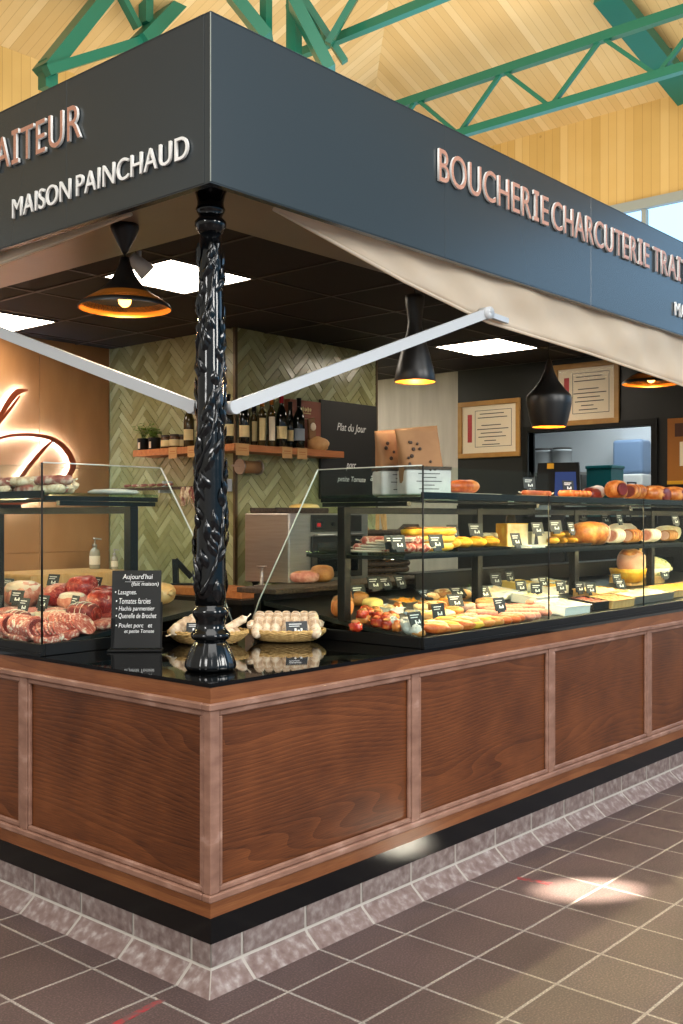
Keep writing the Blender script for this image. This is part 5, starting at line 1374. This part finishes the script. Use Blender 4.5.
m = MB(); m.lathe([(.07, 0), (.085, .01), (.11, .06), (.118, .09), (.112, .09), (.10, .06), (.07, .02), (.001, .018)], n=36, cap1=False); m.build('bowl_shell', F['yellow'], t)
lump('cooked_ham', 'rounded cooked ham joint resting in the orange bowl', 'ham', p+Vector((.03, .0, .07)), (.10, .085, .085), F['cooked'], .06, seed=3, fat=F['ham'])
p = at(672, 588, Y=.60); p.z = 1.008+.122*.574; p.x = min(p.x, 4.45)
t = thing('salad_bowl', 'heaped dish of green flecked salad at the right edge', 'bowl', p); t.location.z += .018
m = MB(); m.lathe([(.10, 0), (.13, .02), (.16, .06), (.155, .06), (.12, .022), (.001, .02)], n=36, cap1=False); m.build('dish', M['white'], t)
m = MB(); m.blob((.145, .145, .075), (0, 0, .06), .2, 3, 5, 4); m.build('salad', F['salad'], t)
t = thing('wooden_spoon', 'pale wooden spoon standing in the salad dish', 'spoon', p+Vector((-.06, 0, .03)))
m = MB(); m.tube([(0, 0, 0), (.01, .02, .12), (.014, .025, .15)], [.007, .007, .011], 10); m.build('handle', M['block'], t)
m = MB(); m.blob((.02, .008, .035), (.02, .032, .18), 0, sub=2); m.build('spoon_bowl', M['block'], t)

cr = [(440, 628, 'before the glazed fillet at the case corner', .0), (458, 616, 'behind the bright orange fillet', .2), (361, 607, 'largest one before the pepper heap', .2), (388, 588, 'in the back row behind the cheese wedge', .3), (376, 578, 'at the very back behind the end post', .1), (412, 642, 'dark blue one at the corner seam', .2), (403, 585, 'above the grated carrot tray', .2),
      (487, 606, 'lying back behind the pink sausages', .3), (502, 620, 'on the orange spiced sausages', .1), (522, 599, 'at the middle of the white gratin tray', .0), (497, 592, 'left one at the back gratin tray', 0), (512, 589, 'right one at the back gratin tray', .1), (537, 602, 'on the potato gratin left of the second seam', -.1), (545, 594, 'in the cheese tray by the second seam', .1), (562, 599, 'left one of the large white tray', 0), (581, 600, 'between the large white tray and the black tray', 0), (592, 601, 'upright one on the black tray', 0), (618, 590, 'upper one before the orange bowl', .0), (622, 596, 'lower one before the orange bowl', .1), (628, 585, 'leaning on the orange bowl', 0), (666, 584, 'at the salad dish', .1), (462, 604, 'lying flat by the second post', .6), (430, 606, 'lying flat by the corner seam', .7)]
for px, py, n, ln in cr:
    p = DR(px, py); p.z += .03
    card(p, n+', right case lower deck', 'x', .088 if px < 520 else .078, .062 if px < 520 else .056, rz=random.uniform(-.3, .1), lean=-.2-ln)

# ---- right case, middle shelf
for k in range(6):
    o = slab('ham_slices', 'pale pink cured slice pack at the end of the middle shelf', 'charcuterie', Vector((1.245+.012*k, .40-.028*k, 1.3415+.011*k)), .16, .09, .010, F['pork'], F['fat'], RZ+.15*k-.3, k)
    o['group'] = 'fanned slice packs'; 
for k, (x, y, z, rz) in enumerate(((1.26, .36, 0, .5), (1.29, .30, 0, .6), (1.33, .25, 0, .5), (1.28, .33, .03, .55), (1.32, .28, .03, .65))):
    sausage('dry_sausage', 'floury pink dry sausage stacked on the middle shelf by the end glass', 'sausage', (x, y, 1.3415+z), .22, .019, F['pork'], RZ+rz-.9, .005, 'dry sausages stacked on the middle shelf')
for k in range(3):
    t = thing('crusted_pie', ('lowest yellow crusted pie of the stack', 'middle yellow crusted pie of the stack', 'top yellow crusted pie of the stack')[k]+' by the corner seam', 'pie', (1.50+.01*k, .27, 1.3415+.034*k), -.25)
    m = MB(); m.blob((.135, .065, .02), (0, 0, .017), .06, 2, k, 3, flatbase=.85, power=.6); m.build('crust', F['yellow'], t)
    m = MB(); m.blob((.125, .058, .006), (.002, 0, .0335), .2, 4, k, 3, power=.6); m.build('topping', F['crust'] if k else F['cream'], t)
lump('stuffed_roll', 'browned end of a stuffed roll behind the pie stack', 'pate', Vector((1.68, .36, 1.3415)), (.06, .05, .045), F['ham'], .2, seed=4, fat=F['crust'])
for k, px in enumerate((450, 462, 476, 489)):
    t = thing('golden_puff', ('golden puff nearest the corner seam', 'second golden puff from the corner seam', 'third golden puff from the corner seam', 'fourth golden puff beside the white sausages')[k]+' on the middle shelf tray', 'pastry', mid(px, .26)+Vector((0, 0, .012)), .3*k)
    m = MB(); m.blob((.055, .05, .024), (0, 0, .021), .16, 2.6, k+3, 3, flatbase=.9); m.build('puff', F['yellow'], t)
    m = MB(); m.blob((.034, .03, .008), (0, 0, .042), .3, 4, k, 2); m.build('glaze', F['carrot'], t)
t = tray('pastry_tray', 'long black tray under the golden puffs on the middle shelf', mid(471, .26), .44, .16, .011, M['blackm'], 0, side=None)
for k in range(4): sausage('white_sausage', 'pale floury sausage on the middle shelf beside the golden puffs', 'sausage', mid(493+6*k, .46)+Vector((0, 0, .0 if k % 2 else .03)), .20, .021, F['dry'], -.2, .01, 'pale sausages beside the golden puffs')
p = mid(513, .38)
t = thing('cheese_wedge', 'tall yellow and white cheese wedge on the middle shelf', 'cheese', p, -.5)
m = MB(); m.prism([(-.06, -.05, 0), (.07, -.03, 0), (-.06, .06, 0)], (0, 0, .115)); m.build('paste', F['cream'], t)
m = MB(); m.prism([(-.065, -.052, 0), (-.0602, -.052, 0), (-.0602, .062, 0), (-.065, .062, 0)], (0, 0, .117)); m.prism([(-.062, -.052, .1152), (.072, -.031, .1152), (-.062, .063, .1152)], (0, 0, .004)); m.build('rind', F['yellow'], t)
bottle(mid(511, .60)+Vector((0, 0, 0)), 'pale bottle with light cap behind the cheese wedge in the case', .24, .03, 'paleglass', 'paper', 'white')
t = thing('cream_carton', 'white carton with a dark picture beside the cheese wedge', 'carton', mid(536, .36), -.3)
m = MB(); m.box(-.065, .065, -.04, .04, 0, .075, .004); m.build('box', M['paper'], t)
m = MB(); m.prism([(-.05, -.0412, .01), (-.02, -.0412, .01), (-.028, -.0412, .06), (-.042, -.0412, .06)], (0, .0008, 0)); m.build('picture', M['ink'], t)
t = tray('saucer', 'white oval plate in front of the carton on the middle shelf', mid(531, .22), .14, .08, .012, M['white'], 0, side=None)
for k, (px, dz, y) in enumerate(((553, 0, .28), (562, 0, .30), (571, 0, .28), (557, .03, .29), (566, .03, .30), (577, 0, .31))):
    t = thing('brioche_roll', 'small golden brioche roll piled right of the second seam', 'roll', mid(px, y)+Vector((0, 0, .013+dz)), k*.7, 'brioche rolls')
    m = MB(); m.blob((.042, .03, .018), (0, 0, .016), .15, 2, k, 3, flatbase=.9); m.build('crumb', F['yellow'], t)
    m = MB(); m.blob((.03, .02, .006), (0, 0, .031), .2, 3, k, 2); m.build('crust', F['crust'], t)
tray('pastry_tray', 'dark oval tray under the brioche rolls', mid(565, .29), .30, .15, .012, M['wickerd'], 0, side=None)
def ham_cut(px, y, r, n, labs, mats, rz=0):
    return slices('sliced_ham', labs, 'ham', mid(px, y), n, r, .026, .022, mats, rz, .35)
t = thing('ham_joint', 'big orange rinded ham joint with a pale cut face on the middle shelf', 'ham', mid(589, .27), -.1)
m = MB(); m.blob((.115, .085, .068), (0, 0, .06), .07, 1.6, 2, 3, flatbase=.88, power=.75); m.build('rind', F['ham'], t)
m = MB(); m.tube([(.098, -.012, .062), (.114, -.014, .062)], [.062, .056], 24); m.build('cut_face', F['cooked'], t)
ham_cut(610, .36, .050, 4, 'leaning slices of rosy ham right of the big ham joint', (F['fat'], F['pinks']))
ham_cut(626, .34, .048, 5, 'leaning slices of pale ham under the large price card', (F['ham'], F['cooked']))
ham_cut(645, .34, .048, 5, 'leaning slices of ham right of the third seam', (F['fat'], F['pinks']))
ham_cut(664, .36, .042, 5, 'leaning slices of mottled sausage at the right edge', (F['crust'], F['cooked']))
lump('pate_block', 'pale pate block in the back of the middle shelf, right edge', 'pate', mid(668, .56), (.13, .06, .05), F['cream'], .08, seed=2, power=.6, fat=F['crust'])
lump('pate_block', 'pale fat covered joint behind the pale ham slices', 'pate', mid(628, .55), (.14, .07, .06), F['fat'], .1, seed=6, power=.7, fat=F['cream'])
for px, y, n, dz in ((386, .17, 'left of the pie stack', 0), (373, .2, 'on the dry sausages', .0), (438, .14, 'hanging at the corner of the pie stack', .0), (455, .33, 'behind the nearest golden puff', .04), (477, .35, 'behind the third golden puff', .045), (518, .14, 'on the shelf edge below the cheese wedge', 0), (539, .27, 'lying on the white carton', .05), (557, .24, 'on the brioche rolls', .06), (573, .24, 'at the right end of the brioche rolls', .05), (584, .52, 'tilted on a stalk behind the ham joint', .12), (607, .48, 'behind the rosy ham slices', .10), (621, .40, 'big one over the pale ham slices', .10), (628, .62, 'dark one at the rear of the pale ham', .13), (677, .3, 'at the right end over the mottled slices', .09)):
    p = mid(px, y); p.z += dz+.005
    card(p, n+', middle shelf', 'x', .084, .06, rz=random.uniform(-.3, .1), lean=-.25)

# ---- right case, top
def plank(px0, px1, y, lab, mat):
    a, b = topp(px0, y).x, topp(px1, y).x
    t = thing('serving_board', lab, 'serving board', ((a+b)/2, y, 1.5845)); m = MB(); m.box(-(b-a)/2, (b-a)/2, -.07, .07, 0, .017, .003); m.build('board_plank', mat, t); return t
plank(447, 490, .30, 'thin pale board under the wrapped sausage on the case top', M['paper'])
t = lump('wrapped_saucisson', 'thick orange saucisson in its wrapper on the case top, right of the bags', 'sausage', topp(462, .30)+Vector((0, 0, .0175)), (.115, .045, .032), F['choriz'], .05, seed=2, fat=None)
m = MB(); m.blob((.06, .046, .033), (.055, -.001, .029), .06, 2, 5, 3); m.build('wrapper', F['salmon'], t)
plank(508, 572, .30, 'long pale board under the flat red sausages on the case top', M['block'])
for k in range(3):
    sausage('flat_sausage', 'long flat dark red sausage on the pale board of the case top', 'sausage', topp(537, .27+.035*k)+Vector((0, 0, .0175)), .30, .013, F['choriz'], 0, .004, 'flat red sausages')
for k in range(5): sausage('small_sausage', 'short orange sausage at the right end of the long board', 'sausage', topp(566+4.4*k, .30-.0*k)+Vector((0, 0, .0175)), .10, .018, F['salmon'], Q, 0, 'short orange sausages', ties=False)
t = lump('plastic_wrapped_joint', 'dark smoked joint in shiny clear wrap on the case top', 'ham', topp(592, .42), (.09, .05, .042), F['hamcut'], .15, seed=3)
m = MB(); m.blob((.05, .054, .04), (.055, 0, .05), .25, 3, 3, 3); m.build('clear_wrap', F['paperw'], t)
plank(606, 650, .32, 'wooden board under the row of smoked hams', M['block'])
t = lump('smoked_ham', 'round smoked ham with dark cut, left end of the ham row on the case top', 'ham', topp(616, .30)+Vector((0, 0, .0175)), (.075, .06, .055), F['ham'], .08, seed=1)
m = MB(); m.tube([(-.030, -.052, .048), (-.033, -.062, .048)], [.040, .034], 20); m.build('cut_face', F['hamcut'], t)
slices('sliced_smoked_ham', 'thick leaning slices of smoked ham in the middle of the ham row', 'ham', topp(628, .30)+Vector((0, 0, .0175)), 4, .052, .038, .03, (F['ham'], F['hamcut']), 0, .3)
for k, px in enumerate((655, 674)):
    t = lump('smoked_ham', ('halved dry ham with dark red cut face, right end of the ham row', 'halved dry ham with dark red cut face at the right photo edge')[k], 'ham', topp(px, .30), (.13, .075, .055), F['ham'], .08, seed=k+3, rz=0)
    m = MB(); m.blob((.075, .012, .040), (.02, -.064, .045), .15, 2, k, 3); m.build('cut_face', F['hamcut'], t)
for px, y, n, dz in ((530, .45, 'standing behind the flat red sausages', .05), (569, .45, 'with a clip over the short orange sausages', .045), (633, .45, 'standing behind the row of smoked hams', .06)):
    p = topp(px, y); t = card(p, n+' on the case top', 'x', .085, .06, rz=-.3, lean=-.15)
    t.location.z += dz-.0
    m = MB(); m.box(-.004, .004, -.002, .002, -dz, .014); m.box(-.02, .02, -.015, .015, -dz, -dz+.004); m.build('stalk', M['steel'], t)

# kraft bags with printed paper wraps
def kraft_bag(p, lab, w, d, h, rz, lean, wrap):
    t = thing('kraft_bag', lab, 'bag', p, rz)
    m = MB(); rows = []; nz = 14; n = 28
    for i in range(nz+1):
        s = i/nz; z = h*s; dd = d*(1-s**2.2)+.003; ww = w*(1-.03*math.sin(s*PI)); puff = 1+.12*math.sin(s*PI)
        row = []
        for k in range(n):
            a = 2*PI*k/n; x = ww/2*math.copysign(abs(math.cos(a))**.45, math.cos(a)); y = dd/2*puff*math.copysign(abs(math.sin(a))**.6, math.sin(a))
            q = noise.noise(Vector((x*14, z*14, y*9+w*50)))*.007
            row.append(m.b.verts.new((x+lean*z+q, y+q, z+(.02*x/w if i == nz else 0))))
        rows.append(row)
    for a, b in zip(rows, rows[1:]):
        for k in range(n): m.b.faces.new((a[k], a[(k+1) % n], b[(k+1) % n], b[k])).smooth = True
    m.b.faces.new(rows[0][::-1]); m.b.faces.new(rows[-1]); m.build('paper_bag', M['kraft'], t)
    m = MB(); rnd = random.Random(int(w*1000))
    for k in range(12):
        x = rnd.uniform(-.36, .36)*w; z = rnd.uniform(.3, .85)*h; r_ = rnd.uniform(.006, .010); yy = -d/2*1.12*(1-(z/h)**2.2)-.006
        m.tube([(x+lean*z, yy, z), (x+lean*z, yy-.003, z)], [r_, r_*.6], 7)
    m.build('stamp_print', M['wickerd'], t)
    if wrap:
        m = MB(); m.box(-w*.53, w*.53, -d*.60, d*.60, .001, h*.38, .012, 3); o = m.build('label_wrap', [F['paperw']], t)
        m = MB(); m.box(-w*.53, w*.53, -d*.61, d*.61, h*.375, h*.42); m.build('label_band', M['wickerd'], t)
        m = MB()
        for k, ww in enumerate((.6, .4, .7, .3, .55)): m.box(-w*.42*ww, w*.42*ww, -d*.605, -d*.60, h*(.31-.055*k), h*(.322-.055*k))
        m.build('label_print', M['ink'], t)
    return t
pa, pb2 = topp(424, .27), topp(397, .43)
kraft_bag(pa, 'kraft paper bag with printed white label, front one on the right case top', .20, .10, .30, -.55, -.12, True)
kraft_bag(pb2, 'kraft paper bag standing behind and left of the front one', .19, .09, .30, -.45, -.05, True)

# ---- nothing in a case may poke through its glass
bpy.context.view_layer.update()
kids = {}
for o in bpy.data.objects:
    if o.parent: kids.setdefault(o.parent, []).append(o)
def extent(t):
    pts = []; st = [t]
    while st:
        o = st.pop(); st += kids.get(o, [])
        if o.type == 'MESH': pts += [o.matrix_world @ Vector(c) for c in o.bound_box]
    return pts
for t in [o for o in bpy.data.objects if o.parent is None and 'label' in o.keys() and o.type == 'EMPTY']:
    l = t.location
    if not 1.0 < l.z < 1.56 or 'basket' in t['label'] or l.x > 5.3 or l.y > 3.9: continue
    pts = extent(t)
    if not pts: continue
    mx, my = min(p.x for p in pts), min(p.y for p in pts)
    if l.x > 1.03 and l.y < .9 :
        t.location.x += max(0, 1.142-mx); t.location.y += max(0, .027-my)
    elif l.y > .86 and l.x < (.6 if l.y < .93 else .86):
        t.location.y += max(0, .970-my); t.location.x += max(0, .027-mx)

# ================================================================== LIGHT
w = bpy.data.worlds.new('world'); SC.world = w; w.use_nodes = True
nt = w.node_tree; bg = nt.nodes['Background']
tc = N(nt, 'ShaderNodeTexCoord'); sp = N(nt, 'ShaderNodeSeparateXYZ'); nt.links.new(tc.outputs['Generated'], sp.inputs[0])
ad = N(nt, 'ShaderNodeMath', operation='SUBTRACT'); nt.links.new(sp.outputs[0], ad.inputs[0]); nt.links.new(sp.outputs[1], ad.inputs[1])
mr = N(nt, 'ShaderNodeMapRange'); mr.inputs[1].default_value = -1.0; mr.inputs[2].default_value = 1.2; nt.links.new(ad.outputs[0], mr.inputs[0])
r = ramp(nt, [(0, 'c9c4b8'), (.45, 'd9dcdc'), (1, '78b0d2')]); nt.links.new(mr.outputs[0], r.inputs[0]); nt.links.new(r.outputs[0], bg.inputs[0])
bg.inputs[1].default_value = .9

def area(name, loc, target, sx, sy, e, col):
    l = bpy.data.lights.new(name, 'AREA'); l.shape = 'RECTANGLE'; l.size = sx; l.size_y = sy; l.energy = e; l.color = col
    o = bpy.data.objects.new(name, l); COL.objects.link(o); o.location = loc
    o.rotation_euler = (Vector(target)-Vector(loc)).to_track_quat('-Z', 'Y').to_euler(); return o
area('hall_top_fill', (-1.5, -2.5, 7.5), (2, 1, 0), 6, 6, 420, (1, .97, .92))  # added overhead fill lamp for the stall fronts and floor
area('hall_roof_fill', (5, 3, 4.2), (6.5, 4.5, 9), 6, 6, 360, (1, .93, .8))  # added unseen lamp brightening the pine ceiling from below
area('hall_highlight_fill', (-8.5, -1.0, 4.5), (0, 0, 1.5), 1.6, 3.0, 300, (1, .98, .95))  # added unseen lamps giving window-like highlights on column, wood and stone
area('hall_highlight_fill', (-1.5, -8.5, 4.5), (1, 0, 1.5), 1.6, 3.0, 370, (1, .97, .92))
area('hall_highlight_fill', (3.5, -8.5, 4.5), (2, 0, 1.5), 1.6, 3.0, 370, (1, .97, .92))
area('plaster_wall_fill', (4.435, 3.675, 2.77), (4.435, 3.675, 0), .58, .58, 11, (1, .93, .83))  # unseen lamp added behind the core to brighten the plaster wall
area('kitchen_fill', (6.2, 1.6, 2.7), (6.2, 1.6, 0), 1.0, 1.0, 22, (.95, .98, 1))  # unseen lamp added to brighten the room behind the hatch
# added spot lamp making the sun patch on the tiles; high window assumed
l = bpy.data.lights.new('added_sun_patch_spot', 'SPOT'); l.energy = 70000; l.color = (1, .93, .74); l.spot_size = R(1.8); l.spot_blend = .35; l.shadow_soft_size = .05
o = bpy.data.objects.new('added_sun_patch_spot', l); COL.objects.link(o); tgt = at(590, 890, Z=0); o.location = tgt+Vector((5.0, -4.5, 5.2))
o.rotation_euler = (tgt-o.location).to_track_quat('-Z', 'Y').to_euler()

vs = SC.view_settings; vs.view_transform = 'Standard'; vs.look = 'None'; vs.exposure = 0; vs.gamma = 1; vs.use_curve_mapping = False
SC.cycles.use_denoising = True
SC.cycles.max_bounces = 10; SC.cycles.transparent_max_bounces = 24
SC.cycles.sample_clamp_indirect = 6
